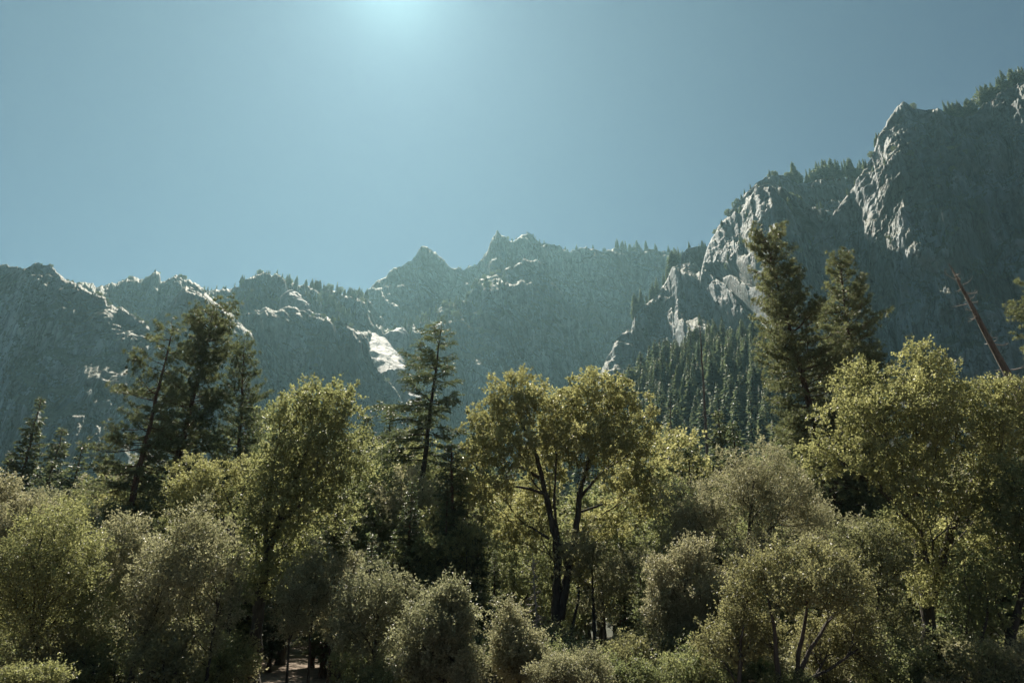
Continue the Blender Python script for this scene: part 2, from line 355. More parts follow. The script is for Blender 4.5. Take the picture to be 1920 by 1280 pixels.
cl['right'] = cliff('right_cliff', [(1440, 800, 815), (1480, 660, 808), (1505, 540, 804), (1522, 462, 802), (1530, 436, 800), (1549, 412, 799), (1582, 369, 796), (1609, 335, 794), (1626, 305, 792), (1643, 271, 790), (1651, 248, 788), (1663, 229, 786), (1680, 207, 785), (1696, 197, 780), (1713, 206, 780), (1733, 207, 780), (1750, 203, 778), (1764, 206, 776), (1777, 215, 775), (1804, 217, 772), (1834, 207, 768), (1844, 197, 765), (1871, 181, 760), (1898, 164, 755), (1920, 155, 752), (2000, 120, 745), (2200, 90, 730), (2400, 120, 720)], 50, 97, M['rock2'], cap=14, thr=0.62, back=220, slant=-0.6, butt=24, ledges=[(1700, 1900, 330, 345), (1640, 1840, 470, 486), (1560, 1760, 560, 575)])

def slab(corners, seed, nx=46, ny=46):
    """bare rock slab in the gully: four corners (px, py, distance): near left, near right, far right, far left"""
    c = [at(*k) for k in corners]
    u, v = np.meshgrid(np.linspace(0, 1, nx), np.linspace(0, 1, ny))
    P = ((1 - u) * (1 - v))[..., None] * c[0] + (u * (1 - v))[..., None] * c[1] + (u * v)[..., None] * c[2] + ((1 - u) * v)[..., None] * c[3]
    P[..., 0] += (fbm(u * 3, v * 4, 0, seed) - 0.5) * 36 + (fbm(v * 12, u * 3, 0, seed + 3) - 0.5) * 14
    P[..., 2] += (fbm(u * 2.5, v * 7, 0, seed + 1, 5, 0.6) - 0.5) * 20 - 26 * (np.abs(2 * u - 1) ** 4)
    sk = np.concatenate([P[:1] - [0, 0, 70], P, P[-1:] - [0, 0, 70]], 0)
    sk = np.concatenate([sk[:, :1] - [0, 0, 70], sk, sk[:, -1:] - [0, 0, 70]], 1)
    ny2, nx2 = sk.shape[:2]
    i = np.arange(nx2 - 1)[None, :] + nx2 * np.arange(ny2 - 1)[:, None]
    f = np.stack([i, i + 1, i + 1 + nx2, i + nx2], -1).reshape(-1, 4)
    tag(link('granite_slab', mesh_from('granite_slab', sk.reshape(-1, 3), [f], M['slab'])), kind='structure')
slab([(704, 696, 1180), (768, 692, 1185), (738, 640, 1400), (664, 614, 1440)], 3)
slab([(678, 628, 1430), (712, 626, 1430), (706, 617, 1500), (682, 619, 1500)], 5, 20, 20)
slab([(716, 627, 1430), (752, 624, 1430), (764, 611, 1500), (742, 613, 1500)], 8, 20, 20)
slab([(764, 776, 1075), (802, 772, 1080), (784, 722, 1190), (748, 716, 1195)], 13)
slab([(576, 598, 1188), (616, 602, 1184), (562, 556, 1290), (530, 540, 1310)], 17)

# ------------------------------------------------------------------ tree pieces
class Geo:
    def __init__(s): s.V = []; s.F = []; s.n = 0; s.tone = []; s.mi = []
    def add(s, V, f, tone=None, mi=0):
        V = np.asarray(V, float).reshape(-1, 3); s.V.append(V); s.F.append(np.asarray(f) + s.n); s.n += len(V)
        s.tone.append(np.full(len(f), 0.5) if tone is None else tone); s.mi.append(np.full(len(f), mi))
    def mesh(s, name, mats, smooth=True):
        # merge same-sized faces
        return mesh_from(name, np.concatenate(s.V), s.F, mats, np.concatenate(s.mi), smooth, np.concatenate(s.tone))
def tube(g, P, r, k=6, mi=0):
    P = np.asarray(P, float); n = len(P)
    if n < 2: return
    t = np.gradient(P, axis=0); t /= np.linalg.norm(t, axis=1)[:, None] + 1e-9
    ref = np.where(np.abs(t[:, 2:3]) > 0.9, np.array([[1.0, 0, 0]]), np.array([[0, 0, 1.0]]))
    if np.abs(t[:, 2]).mean() > 0.6: ref = np.tile(np.array([[1.0, 0.2, 0]]), (n, 1))
    else: ref = np.tile(np.array([[0.1, 0.1, 1.0]]), (n, 1))
    b = np.cross(t, ref); b /= np.linalg.norm(b, axis=1)[:, None] + 1e-9
    c = np.cross(t, b)
    th = np.arange(k) * 2 * math.pi / k
    ring = P[:, None, :] + np.asarray(r)[:, None, None] * (np.cos(th)[None, :, None] * b[:, None, :] + np.sin(th)[None, :, None] * c[:, None, :])
    i = (np.arange(n - 1)[:, None] * k + np.arange(k)[None, :])
    j = (np.arange(n - 1)[:, None] * k + (np.arange(k)[None, :] + 1) % k)
    f = np.stack([i, j, j + k, i + k], -1).reshape(-1, 4)
    g.add(ring.reshape(-1, 3), f, mi=mi)
def unit(v): return v / (np.linalg.norm(v, axis=-1, keepdims=True) + 1e-9)

def leaves(g, rng, pos, axis, L, W, mi=0, upbias=0.5, fold=0.12, tone=None):
    n = len(pos); a = unit(axis)
    nrm = unit(rng.normal(size=(n, 3)) + np.array([0, 0, upbias]))
    b = unit(np.cross(a, nrm)); c = np.cross(b, a)
    L = L * rng.uniform(0.7, 1.3, n)[:, None]; W = W * rng.uniform(0.7, 1.3, n)[:, None]
    p0 = pos; p2 = pos + a * L; m = pos + a * L * 0.5 + c * L * fold
    V = np.stack([p0, m + b * W / 2, p2, m - b * W / 2], 1).reshape(-1, 3)
    f = np.arange(4 * n).reshape(n, 4)
    g.add(V, f, np.clip(rng.normal(0.45, 0.28, n), 0, 1) if tone is None else tone, mi)

# ---- broadleaf trees: clusters of foliage wired to the trunk by branches
def sample_clusters(rng, lobes, n, dmin, ragged=0.17):
    lob = np.array(lobes, float)
    wgt = (lob[:, 3] * lob[:, 4] * lob[:, 5]) ** (2 / 3.0); wgt /= wgt.sum()
    out = np.zeros((0, 3)); tries = 0
    while len(out) < n and tries < n * 30:
        tries += 1
        q = lob[rng.choice(len(lob), p=wgt)]
        d = rng.normal(size=3); d /= np.linalg.norm(d)
        if d[2] < -0.35 and rng.random() < 0.55: continue
        r = rng.random() ** (1 / 3.0) * rng.uniform(1 - ragged, 1 + ragged)
        p = q[:3] + d * r * q[3:6]
        if len(out) and np.min(np.sum((out - p) ** 2, 1)) < dmin ** 2: continue
        out = np.vstack([out, p])
    return out
def broadleaf(rng, trunks, lobes, nclus=260, dmin=0.5, twigs=7, per=16, sig=0.32, tw=0.6, LL=0.13, WW=0.075, r0=0.012, bend=0.35, pend=0.0, up=0.35, path_w=0.45, trunk_r=None, ragged=0.17):
    """returns (wood Geo, leaf Geo). trunks: list of (polyline Nx3, r_base, r_tip); first point of first = base"""
    wood, leaf = Geo(), Geo()
    nodes = []; par = []; pl = []; dr = []
    for k, (poly, ra, rb) in enumerate(trunks):
        poly = np.array(poly, float)
        L = np.concatenate([[0], np.cumsum(np.linalg.norm(np.diff(poly, axis=0), axis=1))])
        n = max(3, int(L[-1] / 0.45)); t = np.linspace(0, L[-1], n)
        Q = np.stack([np.interp(t, L, poly[:, c]) for c in range(3)], 1)
        if n > 6:   # smooth
            for _ in range(3): Q[1:-1] = 0.25 * Q[:-2] + 0.5 * Q[1:-1] + 0.25 * Q[2:]
        Q[1:-1] += rng.normal(0, 0.03, (n - 2, 3))
        rad = ra + (rb - ra) * (np.linspace(0, 1, n) ** 0.8)
        if k == 0 or poly[0][2] < 0.3: rad = rad * (1 + 0.45 * np.exp(-np.maximum(Q[:, 2] - Q[0, 2], 0) / 0.35))
        rad = rad * (1 + 0.08 * rng.normal(size=n))
        tube(wood, Q, rad, 9)
        off = len(nodes)
        if k == 0: prev = -1; base_pl = 0
        else:
            d = [np.sum((nodes[m] - Q[0]) ** 2) for m in range(len(nodes))]; prev = int(np.argmin(d)); base_pl = pl[prev]
        for m in range(n):
            nodes.append(Q[m]); par.append(prev if m == 0 else off + m - 1); pl.append(base_pl + t[m])
            dr.append(unit(Q[min(m + 1, n - 1)] - Q[max(m - 1, 0)]))
    ntrunk = len(nodes)
    zc = min(l[2] - l[5] for l in lobes)
    clus = sample_clusters(rng, lobes, nclus, dmin, ragged)
    N = np.array(nodes); PL = np.array(pl); DR = np.array(dr); PAR = list(par)
    order = np.argsort(np.min(np.linalg.norm(clus[:, None, :] - N[None, ::2, :], axis=2), axis=1) )
    ok = (N[:, 2] > zc * 0.55)
    ok = list(ok)
    tips = []; okA = np.array(ok)
    for ci in order:
        c = clus[ci]; v = c - N; d = np.linalg.norm(v, axis=1)
        cosang = np.sum(v * DR, axis=1) / (d + 1e-6)
        cost = d * (1.25 - 0.5 * cosang) + path_w * PL + np.where(okA, 0, 50) + np.where(v[:, 2] < -0.3, 1.5 * np.abs(v[:, 2]), 0)
        m = int(np.argmin(cost)); dist = d[m]
        k = max(2, int(dist / 0.5)); tt = np.linspace(0, 1, k + 1)[1:]
        ctrl = N[m] + DR[m] * dist * bend + np.array([0, 0, 0.12 * dist]) + rng.normal(0, 0.10 * dist, 3)
        Q = ((1 - tt) ** 2)[:, None] * N[m] + (2 * tt * (1 - tt))[:, None] * ctrl + (tt ** 2)[:, None] * c
        Q[:-1] += rng.normal(0, 0.05, (k - 1 + 0, 3)) if k > 1 else 0
        s = len(N)
        full = np.vstack([N[m], Q]); dd = unit(np.diff(full, axis=0))
        lens = np.cumsum(np.linalg.norm(np.diff(full, axis=0), axis=1))
        N = np.vstack([N, Q]); PL = np.concatenate([PL, PL[m] + lens]); DR = np.vstack([DR, dd]); okA = np.concatenate([okA, np.ones(k, bool)])
        PAR += [m] + list(range(s, s + k - 1)); tips.append(s + k - 1)
    # pipe-model radii for branches
    rad = np.zeros(len(N)); acc = np.zeros(len(N))
    for i in range(len(N) - 1, ntrunk - 1, -1):
        rad[i] = max(r0, acc[i] ** (1 / 2.3)); p = PAR[i]; acc[p] += rad[i] ** 2.3
    # chains
    child = {}
    for i in range(ntrunk, len(N)): child.setdefault(PAR[i], []).append(i)
    seen = np.zeros(len(N), bool)
    for i in range(ntrunk, len(N)):
        if seen[i]: continue
        ch = [PAR[i], i]; seen[i] = True; cur = i
        while cur in child:
            nx = max(child[cur], key=lambda q: rad[q])
            if seen[nx]: break
            seen[nx] = True; ch.append(nx); cur = nx
        r = rad[ch].copy(); r[0] = r[1] * 1.15
        if trunk_r: r = np.minimum(r, trunk_r)
        tube(wood, N[ch], r, 7 if r[1] > 0.06 else (5 if r[1] > 0.025 else 3))
    # leaves
    lob = np.array(lobes, float); cen = lob[:, :3].mean(0)
    nc = len(clus)
    lc = lob[np.argmin(np.linalg.norm((clus[:, None, :] - lob[None, :, :3]) / lob[None, :, 3:6], axis=2), axis=1), :3]
    outw = unit(clus - lc)
    ctone = rng.normal(0, 0.17, nc)
    tdir = unit(outw[:, None, :] * 0.7 + rng.normal(size=(nc, twigs, 3)) * 0.75 + np.array([0, 0, up]))
    tlen = tw * rng.uniform(0.5, 1.25, (nc, twigs, 1, 1))
    tt = rng.uniform(0.05, 1, (nc, twigs, per, 1))
    st = clus[:, None, :] + rng.normal(0, sig, (nc, twigs, 3)) * np.array([1, 1, 0.75])
    pos = st[:, :, None, :] + tdir[:, :, None, :] * tlen * tt + rng.normal(0, 0.045, (nc, twigs, per, 3))
    pos[..., 2] -= pend * (tt[..., 0] ** 2)
    ax = tdir[:, :, None, :] * 0.6 + rng.normal(size=(nc, twigs, per, 3)) * 0.7 + np.array([0, 0, -0.35 * (pend > 0) - 0.1])
    tone = np.clip(rng.normal(0.42, 0.24, (nc, twigs, per)) + ctone[:, None, None], 0, 1).ravel()
    leaves(leaf, rng, pos.reshape(-1, 3), ax.reshape(-1, 3), LL, WW, tone=tone)
    return wood, leaf

# ---- conifers
def conifer(rng, H, top=(0, 0), h0=0.2, Rmax=3.5, shape=1.0, nb=120, droop=-10, rise=25, style='pine', r_base=0.35, bare=0.3, ndl=28, NL=0.28, NW=0.052, curve=0.0, dens=1.0, prof=None, side=None, sub=1.0):
    wood, leaf = Geo(), Geo()
    n = 26; t = np.linspace(0, 1, n)
    cx = top[0] * t + curve * np.sin(t * math.pi) ; cyv = top[1] * t
    P = np.stack([cx, cyv, H * t], 1); P[1:-1, :2] += rng.normal(0, 0.035, (n - 2, 2))
    r = r_base * (1 - t) ** 0.85 + 0.02; r *= 1 + 0.5 * np.exp(-t * H / 0.5)
    tube(wood, P, r, 9)
    pos = []; ax = []; tn = []
    hs_ = h0 + (1 - h0) * np.sort(rng.random(nb)) ** 0.95
    gap = vn(hs_ * 9, 0, 0, int(rng.integers(1000)))
    ga = rng.random() * 6.28
    for i, h in enumerate(hs_):
        u = (h - h0) / (1 - h0)
        if prof is not None: rp = np.interp(u, prof[0], prof[1])
        else: rp = (1 - u) ** shape * min(1.0, 0.45 + u * 4)
        ga += 2.4 + rng.normal(0, 0.5)
        az = ga
        Lb = (0.25 + Rmax * rp) * rng.uniform(0.6, 1.12) * (0.7 + 0.55 * gap[i])
        if side is not None: Lb *= 1 + side[0] * math.cos(az) + side[1] * math.sin(az)
        if Lb < 0.18: continue
        base = np.array([np.interp(h, t, P[:, 0]), np.interp(h, t, P[:, 1]), H * h])
        e0 = R(droop + (rise - droop) * u + rng.normal(0, 7))
        m = max(4, int(Lb / 0.3)); tt = np.linspace(0, 1, m)
        el = e0 + R(26 if style == 'pine' else 12) * tt ** 2 - R(10) * np.sin(tt * 3.1)
        st = Lb / (m - 1)
        hx = np.concatenate([[0], np.cumsum(np.cos(el[1:]) * st)]); hz = np.concatenate([[0], np.cumsum(np.sin(el[1:]) * st)])
        wob = np.cumsum(rng.normal(0, 0.06, m)) * Lb * 0.3
        dx, dy = math.cos(az), math.sin(az)
        B = base + np.stack([dx * hx - dy * wob, dy * hx + dx * wob, hz], 1)
        rb = (0.012 + 0.011 * Lb) * (1 - tt) ** 0.8 + 0.006
        tube(wood, B, rb, 5 if Lb > 1.5 else 3)
        # side twigs
        ns = max(2, int(Lb * (3.0 if style == 'pine' else 4.4) * dens))
        for q in range(ns):
            f = bare + (1 - bare) * (q + rng.random()) / ns
            bp = np.array([np.interp(f, tt, B[:, c]) for c in range(3)])
            sgn = 1 if q % 2 else -1
            ang = az + sgn * R(rng.uniform(30, 70)) * (1 - 0.4 * f)
            if style == 'pine':
                tl = Lb * 0.26 * rng.uniform(0.5, 1.3) * (1.1 - 0.45 * f) * sub + 0.1
                ez = rng.uniform(0.05, 0.7)
                for w_ in ((0.45, 1.0) if tl > 0.45 else (1.0,)):
                    c = bp + np.array([math.cos(ang), math.sin(ang), ez]) * tl * w_ + rng.normal(0, 0.05, 3)
                    d = unit(rng.normal(size=(ndl, 3)) + 0.7 * np.array([math.cos(ang), math.sin(ang), ez + 0.55]))
                    pos.append(c[None] + d * 0.03); ax.append(d); tn.append(np.clip(rng.normal(0.42, 0.15) + rng.normal(0, 0.16, ndl), 0, 1))
                if tl > 0.5: tube(wood, np.array([bp, bp + np.array([math.cos(ang), math.sin(ang), ez]) * tl]), np.array([0.014, 0.006]), 3)
            else:
                tl = Lb * 0.36 * rng.uniform(0.5, 1.2) * (1.15 - 0.6 * f) * sub + 0.12
                ez = rng.uniform(-0.35, 0.12)
                k = max(3, int(tl / 0.038 * min(1.0, dens)))
                w_ = rng.random(k)[:, None]
                dv = np.array([math.cos(ang), math.sin(ang), ez])
                c = bp + dv * tl * w_ - np.array([0, 0, 1]) * (0.15 * tl) * w_ ** 2 + rng.normal(0, 0.03, (k, 3))
                sd_ = np.where(rng.random(k) < 0.5, 1, -1) * R(48)
                d = np.stack([np.cos(ang + sd_), np.sin(ang + sd_), np.full(k, ez - 0.12)], 1) + rng.normal(0, 0.22, (k, 3))
                pos.append(c); ax.append(d); tn.append(np.clip(rng.normal(0.4, 0.12) + rng.normal(0, 0.14, k), 0, 1))
    pos = np.concatenate(pos); ax = np.concatenate(ax); tn = np.concatenate(tn)
    if style == 'pine': leaves(leaf, rng, pos, ax, NL, NW, upbias=0.2, fold=0.03, tone=tn)
    else: leaves(leaf, rng, pos, ax, NL, NW, upbias=1.2, fold=0.06, tone=tn)
    return wood, leaf

def far_conifer(rng, H=30.0, Rm=4.5, whorls=15, per=8, dead=0.0, shape=0.9):
    """small tree for the ridges: trunk and jagged drooping boughs, one mesh"""
    g = Geo(); tube(g, np.array([[0, 0, -1.5], [0, 0, H * 0.5], [0.1, 0, H]]), np.array([0.5, 0.3, 0.05]), 5, mi=1)
    V = []; tn = []
    for k in range(whorls):
        u = (k + rng.random() * 0.6) / whorls; z = H * (0.10 + 0.88 * u)
        for j in range(per):
            a = rng.random() * 6.28; L = Rm * ((1 - u) ** shape) * rng.uniform(0.5, 1.2) + 0.35
            d = np.array([math.cos(a), math.sin(a), 0]); s = np.array([-d[1], d[0], 0])
            dz = rng.uniform(-0.45, 0.1) * L; w_ = L * rng.uniform(0.22, 0.4)
            b = np.array([0, 0, z]); tip = b + d * L + np.array([0, 0, dz])
            mid = b + d * L * 0.55 + np.array([0, 0, dz * 0.3 + 0.25 * w_])
            V.append([b + [0, 0, 0.6], mid + s * w_ + [0, 0, -0.3], tip, mid - s * w_ + [0, 0, -0.3]]); tn.append(rng.random())
    V = np.array(V).reshape(-1, 3); g.add(V, np.arange(len(V)).reshape(-1, 4), np.array(tn) * 0.9)
    return g

# ---- assembling a tree as a thing: Empty > trunk, crown
def thing(name, loc, label, cat, group=None, rz=0.0, sc=1.0):
    o = bpy.data.objects.new(name, None); C.objects.link(o); o.empty_display_size = 0.5
    o.location = loc; o.rotation_euler = (0, 0, rz); o.scale = (sc, sc, sc)
    return tag(o, label, cat, group)
class Proto: pass
def proto(kind, wood, leaf, wm, lm, H):
    p = Proto(); p.kind = kind; p.H = H
    p.w = wood.mesh('trunk', wm); p.l = leaf.mesh('crown', lm, smooth=False) if leaf is not None and leaf.n else None
    return p
def plant(p, loc, label, cat='tree', group=None, rz=0.0, sc=1.0, name=None):
    o = thing(name or p.kind, loc, label, cat, group, rz, sc)
    link('trunk', p.w, o)
    if p.l: link('crown', p.l, o)
    return o
def gz(x, y): return float(gh(x, y))
def base_of(top, low, Y):
    """trunk line through two photo points, carried down to the ground"""
    A = at(*top, Y); B = at(*low, Y); d = B - A; t = (A[2] - gz(A[0], Y)) / -d[2]
    b = A + d * t; b[2] = gz(b[0], Y); return A, b
def lobes_px(base, Y, lst, rng=None):
    out = []
    for (px, py, rx, rz, dy, ry) in lst:
        p = at(px, py, Y); dep = (p - CAM) @ FW; s = dep / F
        q = (p[0] - base[0], dy, p[2] - base[2], rx * s, (ry if ry else rx * s * 0.9), rz * s)
        if rng is None: out.append(q); continue
        for k in range(6):      # uneven sub-clumps
            d = unit(rng.normal(size=3)) * rng.uniform(0.35, 0.85); f = rng.uniform(0.36, 0.64)
            out.append((q[0] + d[0] * q[3], q[1] + d[1] * q[4], q[2] + d[2] * q[5], q[3] * f, q[4] * f, q[5] * f * 1.15))
        for k in range(2):      # leading shoots
            out.append((q[0] + rng.uniform(-0.8, 0.8) * q[3], q[1] + rng.uniform(-0.5, 0.5) * q[4], q[2] + rng.uniform(0.6, 1.0) * q[5], q[3] * 0.2, q[4] * 0.2, q[5] * rng.uniform(0.35, 0.6)))
    return out
def poly_px(base, Y, pts):
    out = []
    for q in pts:
        p = at(q[0], q[1], Y); out.append((p[0] - base[0], q[2] if len(q) > 2 else 0.0, p[2] - base[2]))
    return np.array(out)
def RNG(s): return np.random.default_rng(s)
print('setup', round(time.time() - T00, 1))

# ================================================================== the near trees
def unique_broad(name, label, Y, basepx, trunks, lobes, mat, seed, cat='tree', bark='bark', group=None, sub=True, **kw):
    b = at(basepx, 1200, Y); base = np.array([b[0], Y, gz(b[0], Y) - 0.05])
    tr = []
    for (pts, ra, rb) in trunks:
        q = poly_px(base, Y, pts); tr.append((q, ra, rb))
    tr[0][0][0] = (tr[0][0][0][0], 0, 0)
    wd, lf = broadleaf(RNG(seed), tr, lobes_px(base, Y, lobes, RNG(seed + 7) if sub else None), **kw)
    p = proto(name, wd, lf, M[bark], M[mat], 0)
    return plant(p, base, label, cat, group)

unique_broad('oak_tree', 'tall twin-trunked yellow-green oak standing alone at centre with spreading branches', 48, 1045,
    [([(1042, 1250), (1042, 1170), (1045, 1100), (1046, 1040), (1036, 985), (1025, 930), (1012, 880), (1004, 845), (990, 815), (975, 790)], 0.42, 0.10),
     ([(1050, 1160), (1062, 1090), (1072, 1040), (1082, 980), (1087, 925), (1095, 890), (1108, 860), (1120, 825), (1128, 790)], 0.34, 0.09),
     ([(1068, 1072), (1052, 1030), (1042, 980), (1038, 930), (1044, 880), (1040, 840)], 0.15, 0.05),
     ([(1012, 895), (985, 880), (965, 870), (935, 862)], 0.13, 0.05),
     ([(1020, 925), (990, 914), (960, 912), (925, 906)], 0.11, 0.05),
     ([(1087, 935), (1108, 905), (1130, 885), (1155, 868), (1180, 850)], 0.13, 0.05),
     ([(1086, 960), (1110, 950), (1135, 945), (1165, 940)], 0.10, 0.04),
     ([(1058, 1225), (1072, 1180), (1084, 1130), (1090, 1085)], 0.16, 0.06),
     ([(1030, 1010), (1010, 995), (990, 985), (965, 980)], 0.10, 0.04)],
    [(965, 745, 45, 52, 0, 0), (1125, 745, 62, 52, 0, 0), (1010, 775, 45, 40, -1.5, 0), (920, 800, 52, 55, 0.5, 0), (1060, 800, 48, 45, 1.5, 0), (1180, 790, 55, 55, 0, 0), (900, 868, 40, 42, -0.8, 0),
     (1205, 855, 45, 50, 0.5, 0), (960, 850, 50, 45, -2, 0), (1120, 850, 58, 45, -2, 0), (1015, 860, 50, 50, 2.2, 0), (930, 925, 45, 26, -1, 0), (1180, 925, 50, 35, -0.5, 0), (985, 1000, 42, 28, 1, 0), (1130, 985, 50, 30, 1.2, 0), (1090, 1080, 22, 25, -0.5, 0), (1000, 935, 45, 30, 2, 0), (1055, 765, 38, 34, 0.8, 0), (1050, 845, 40, 34, -1.5, 0), (890, 925, 36, 28, 0.5, 0), (1215, 935, 36, 34, 0.4, 0), (940, 985, 36, 26, 0.4, 0)],
    'oak', 101, sub=False, nclus=700, dmin=0.54, twigs=9, per=13, sig=0.19, tw=0.5, LL=0.18, WW=0.115, ragged=0.2)

unique_broad('oak_tree', 'tall dark-limbed oak with narrow ovoid yellow-green crown right of the dark pines', 38, 478,
    [([(470, 1290), (478, 1200), (486, 1120), (500, 1050), (520, 980), (545, 920), (570, 860), (595, 800)], 0.40, 0.07),
     ([(500, 1050), (498, 990), (505, 930), (512, 880), (520, 830)], 0.16, 0.05),
     ([(520, 985), (560, 950), (600, 915), (640, 880)], 0.14, 0.05)],
    [(605, 765, 55, 48, 0, 0), (560, 800, 50, 60, 0.6, 0), (640, 800, 45, 55, -0.5, 0), (540, 860, 55, 60, 0, 0), (610, 850, 62, 60, -1, 0), (650, 860, 40, 50, 1, 0), (510, 900, 45, 60, 1, 0), (570, 930, 65, 60, -0.5, 0), (630, 930, 45, 50, 0.6, 0), (500, 970, 50, 60, -0.5, 0), (545, 1010, 55, 50, 0.4, 0), (475, 1060, 40, 55, 0.5, 0), (530, 1080, 45, 45, -0.6, 0)],
    'oak', 102, nclus=370, dmin=0.54, twigs=9, per=12, sig=0.22, tw=0.52, LL=0.16, WW=0.10)

unique_broad('oak_tree', 'largest broad oak at the right with a forked dark trunk and many-lobed crown', 35, 1742,
    [([(1745, 1290), (1742, 1200), (1738, 1120), (1728, 1060), (1722, 1000), (1715, 930), (1720, 860), (1735, 790), (1745, 730)], 0.42, 0.08),
     ([(1742, 1130), (1758, 1080), (1772, 1030), (1790, 975), (1815, 920), (1850, 860), (1870, 800)], 0.27, 0.07),
     ([(1722, 1000), (1690, 950), (1650, 915), (1610, 890), (1570, 860)], 0.18, 0.05),
     ([(1715, 940), (1680, 880), (1660, 820), (1645, 760)], 0.14, 0.05)],
    [(1740, 690, 42, 38, 0, 0), (1645, 720, 48, 42, 0.6, 0), (1705, 745, 45, 40, -1, 0), (1800, 760, 50, 50, 0, 0), (1875, 770, 60, 55, 0.5, 0), (1580, 790, 50, 38, -0.4, 0), (1640, 800, 50, 40, -1.5, 0), (1550, 850, 52, 38, 0.5, 0), (1720, 830, 65, 50, -1.8, 0), (1810, 850, 60, 55, -1.4, 0), (1890, 860, 50, 60, -1, 0), (1640, 880, 60, 42, -1.5, 0), (1700, 930, 55, 45, -2, 0), (1790, 950, 60, 50, -2, 0), (1880, 960, 55, 60, -1, 0), (1680, 1000, 45, 40, -1, 0), (1770, 1020, 50, 40, 1.0, 0), (1850, 1050, 50, 55, 0, 0), (1720, 1080, 50, 40, -1.5, 0)],
    'oak', 103, nclus=660, dmin=0.50, twigs=9, per=12, sig=0.21, tw=0.5, LL=0.14, WW=0.09)

unique_broad('oak_tree', 'dark leafy tree at the right edge with a crooked leaning trunk at the bottom', 31, 1862,
    [([(1885, 1290), (1893, 1210), (1910, 1140), (1925, 1060), (1935, 980)], 0.26, 0.06), ([(1800, 1300), (1815, 1250), (1838, 1220), (1850, 1180), (1852, 1120)], 0.13, 0.05)],
    [(1930, 930, 70, 60, 0, 0), (1990, 1000, 70, 70, 0, 0), (1910, 1020, 60, 55, -0.6, 0), (1860, 1090, 50, 45, 0.5, 0), (1950, 1100, 60, 55, -0.5, 0), (1830, 1160, 38, 40, 0, 0), (1890, 1180, 45, 35, 0.8, 0)],
    'green', 104, nclus=280, dmin=0.40, sig=0.28, tw=0.45, LL=0.12, WW=0.075)

unique_broad('young_oak', 'small pale yellow-green tree in front of the dark pines, left of the tall narrow oak', 45, 385,
    [([(445, 1120), (440, 1000), (438, 960), (425, 930), (410, 900)], 0.16, 0.05), ([(440, 960), (455, 920), (470, 890)], 0.10, 0.04), ([(440, 1010), (400, 960), (365, 920)], 0.11, 0.04)],
    [(375, 900, 45, 28, 0, 0), (340, 925, 32, 28, 0.5, 0), (400, 935, 42, 36, -0.8, 0), (360, 965, 40, 25, -0.5, 0), (465, 905, 30, 38, 0.4, 0), (430, 900, 30, 30, 0.8, 0)],
    'oak', 105, nclus=170, dmin=0.40, sig=0.26, tw=0.45, LL=0.13, WW=0.08)

def bush_px(name, label, Y, cx, lobes, mat, seed, trunks=None, cat='tree', **kw):
    if trunks is None:
        zt = min(l[1] for l in lobes)
        trunks = [([(cx, 1290), (cx + 2, 1230), (cx + 8, (1230 + zt) / 2), (cx + 12, zt + 40)], 0.13, 0.03)]
    d = dict(nclus=170, dmin=0.42, twigs=9, per=15, sig=0.14, tw=0.6, ragged=0.36, LL=0.11, WW=0.064, up=0.75)
    d.update(kw)
    return unique_broad(name, label, Y, cx, trunks, lobes, mat, seed, cat, **d)

bush_px('live_oak', 'bright yellow-green leafy tree at the far left with a slanting dark stem', 30, 75,
    [(110, 1010, 55, 40, 0, 0), (60, 1040, 55, 45, 0.3, 0), (150, 1055, 45, 45, -0.4, 0), (40, 1100, 60, 45, -0.5, 0), (110, 1100, 65, 50, -0.8, 0), (160, 1130, 40, 40, 0.4, 0), (70, 1160, 60, 40, 0, 0), (20, 1170, 45, 40, 0, 0)],
    'oak', 111, [([(62, 1290), (75, 1190), (95, 1110), (112, 1060)], 0.14, 0.04), ([(70, 1210), (50, 1150), (35, 1100)], 0.07, 0.03)], nclus=300, LL=0.095, WW=0.058, up=0.45)
bush_px('live_oak', 'grey-green tree cut by the left edge, behind the bright yellow-green one', 36, 10,
    [(30, 965, 40, 38, 0, 0), (-20, 950, 55, 50, 0, 0), (55, 1000, 40, 45, 0.5, 0), (0, 1020, 55, 50, -0.4, 0), (-30, 1080, 60, 60, 0, 0)], 'live', 112, nclus=220, dmin=0.32)
bush_px('live_oak', 'rounded olive tree with spiky top beneath the leaning pine, between two paler crowns', 33, 240,
    [(240, 1015, 38, 30, 0, 0), (215, 1045, 38, 38, 0.3, 0), (265, 1050, 35, 40, -0.3, 0), (230, 1090, 45, 45, 0, 0), (255, 1130, 42, 40, 0, 0), (215, 1150, 35, 40, 0.4, 0)], 'live', 113, nclus=210)
bush_px('live_oak', 'brownish-grey live oak leaning right, in front of the dark pines at lower left', 30, 300,
    [(370, 990, 38, 32, 0, 0), (345, 1025, 45, 38, 0.3, 0), (400, 1030, 42, 45, -0.2, 0), (310, 1065, 42, 40, 0, 0), (365, 1080, 58, 45, -0.6, 0), (415, 1085, 30, 40, 0.3, 0), (285, 1115, 40, 40, 0.2, 0), (345, 1140, 55, 40, -0.4, 0), (400, 1150, 38, 40, 0, 0), (300, 1180, 50, 38, 0, 0), (380, 1200, 45, 35, 0, 0)],
    'live', 114, [([(235, 1290), (265, 1210), (300, 1120), (340, 1040)], 0.17, 0.04), ([(385, 1290), (392, 1220), (405, 1160), (415, 1110)], 0.07, 0.03)], nclus=420)
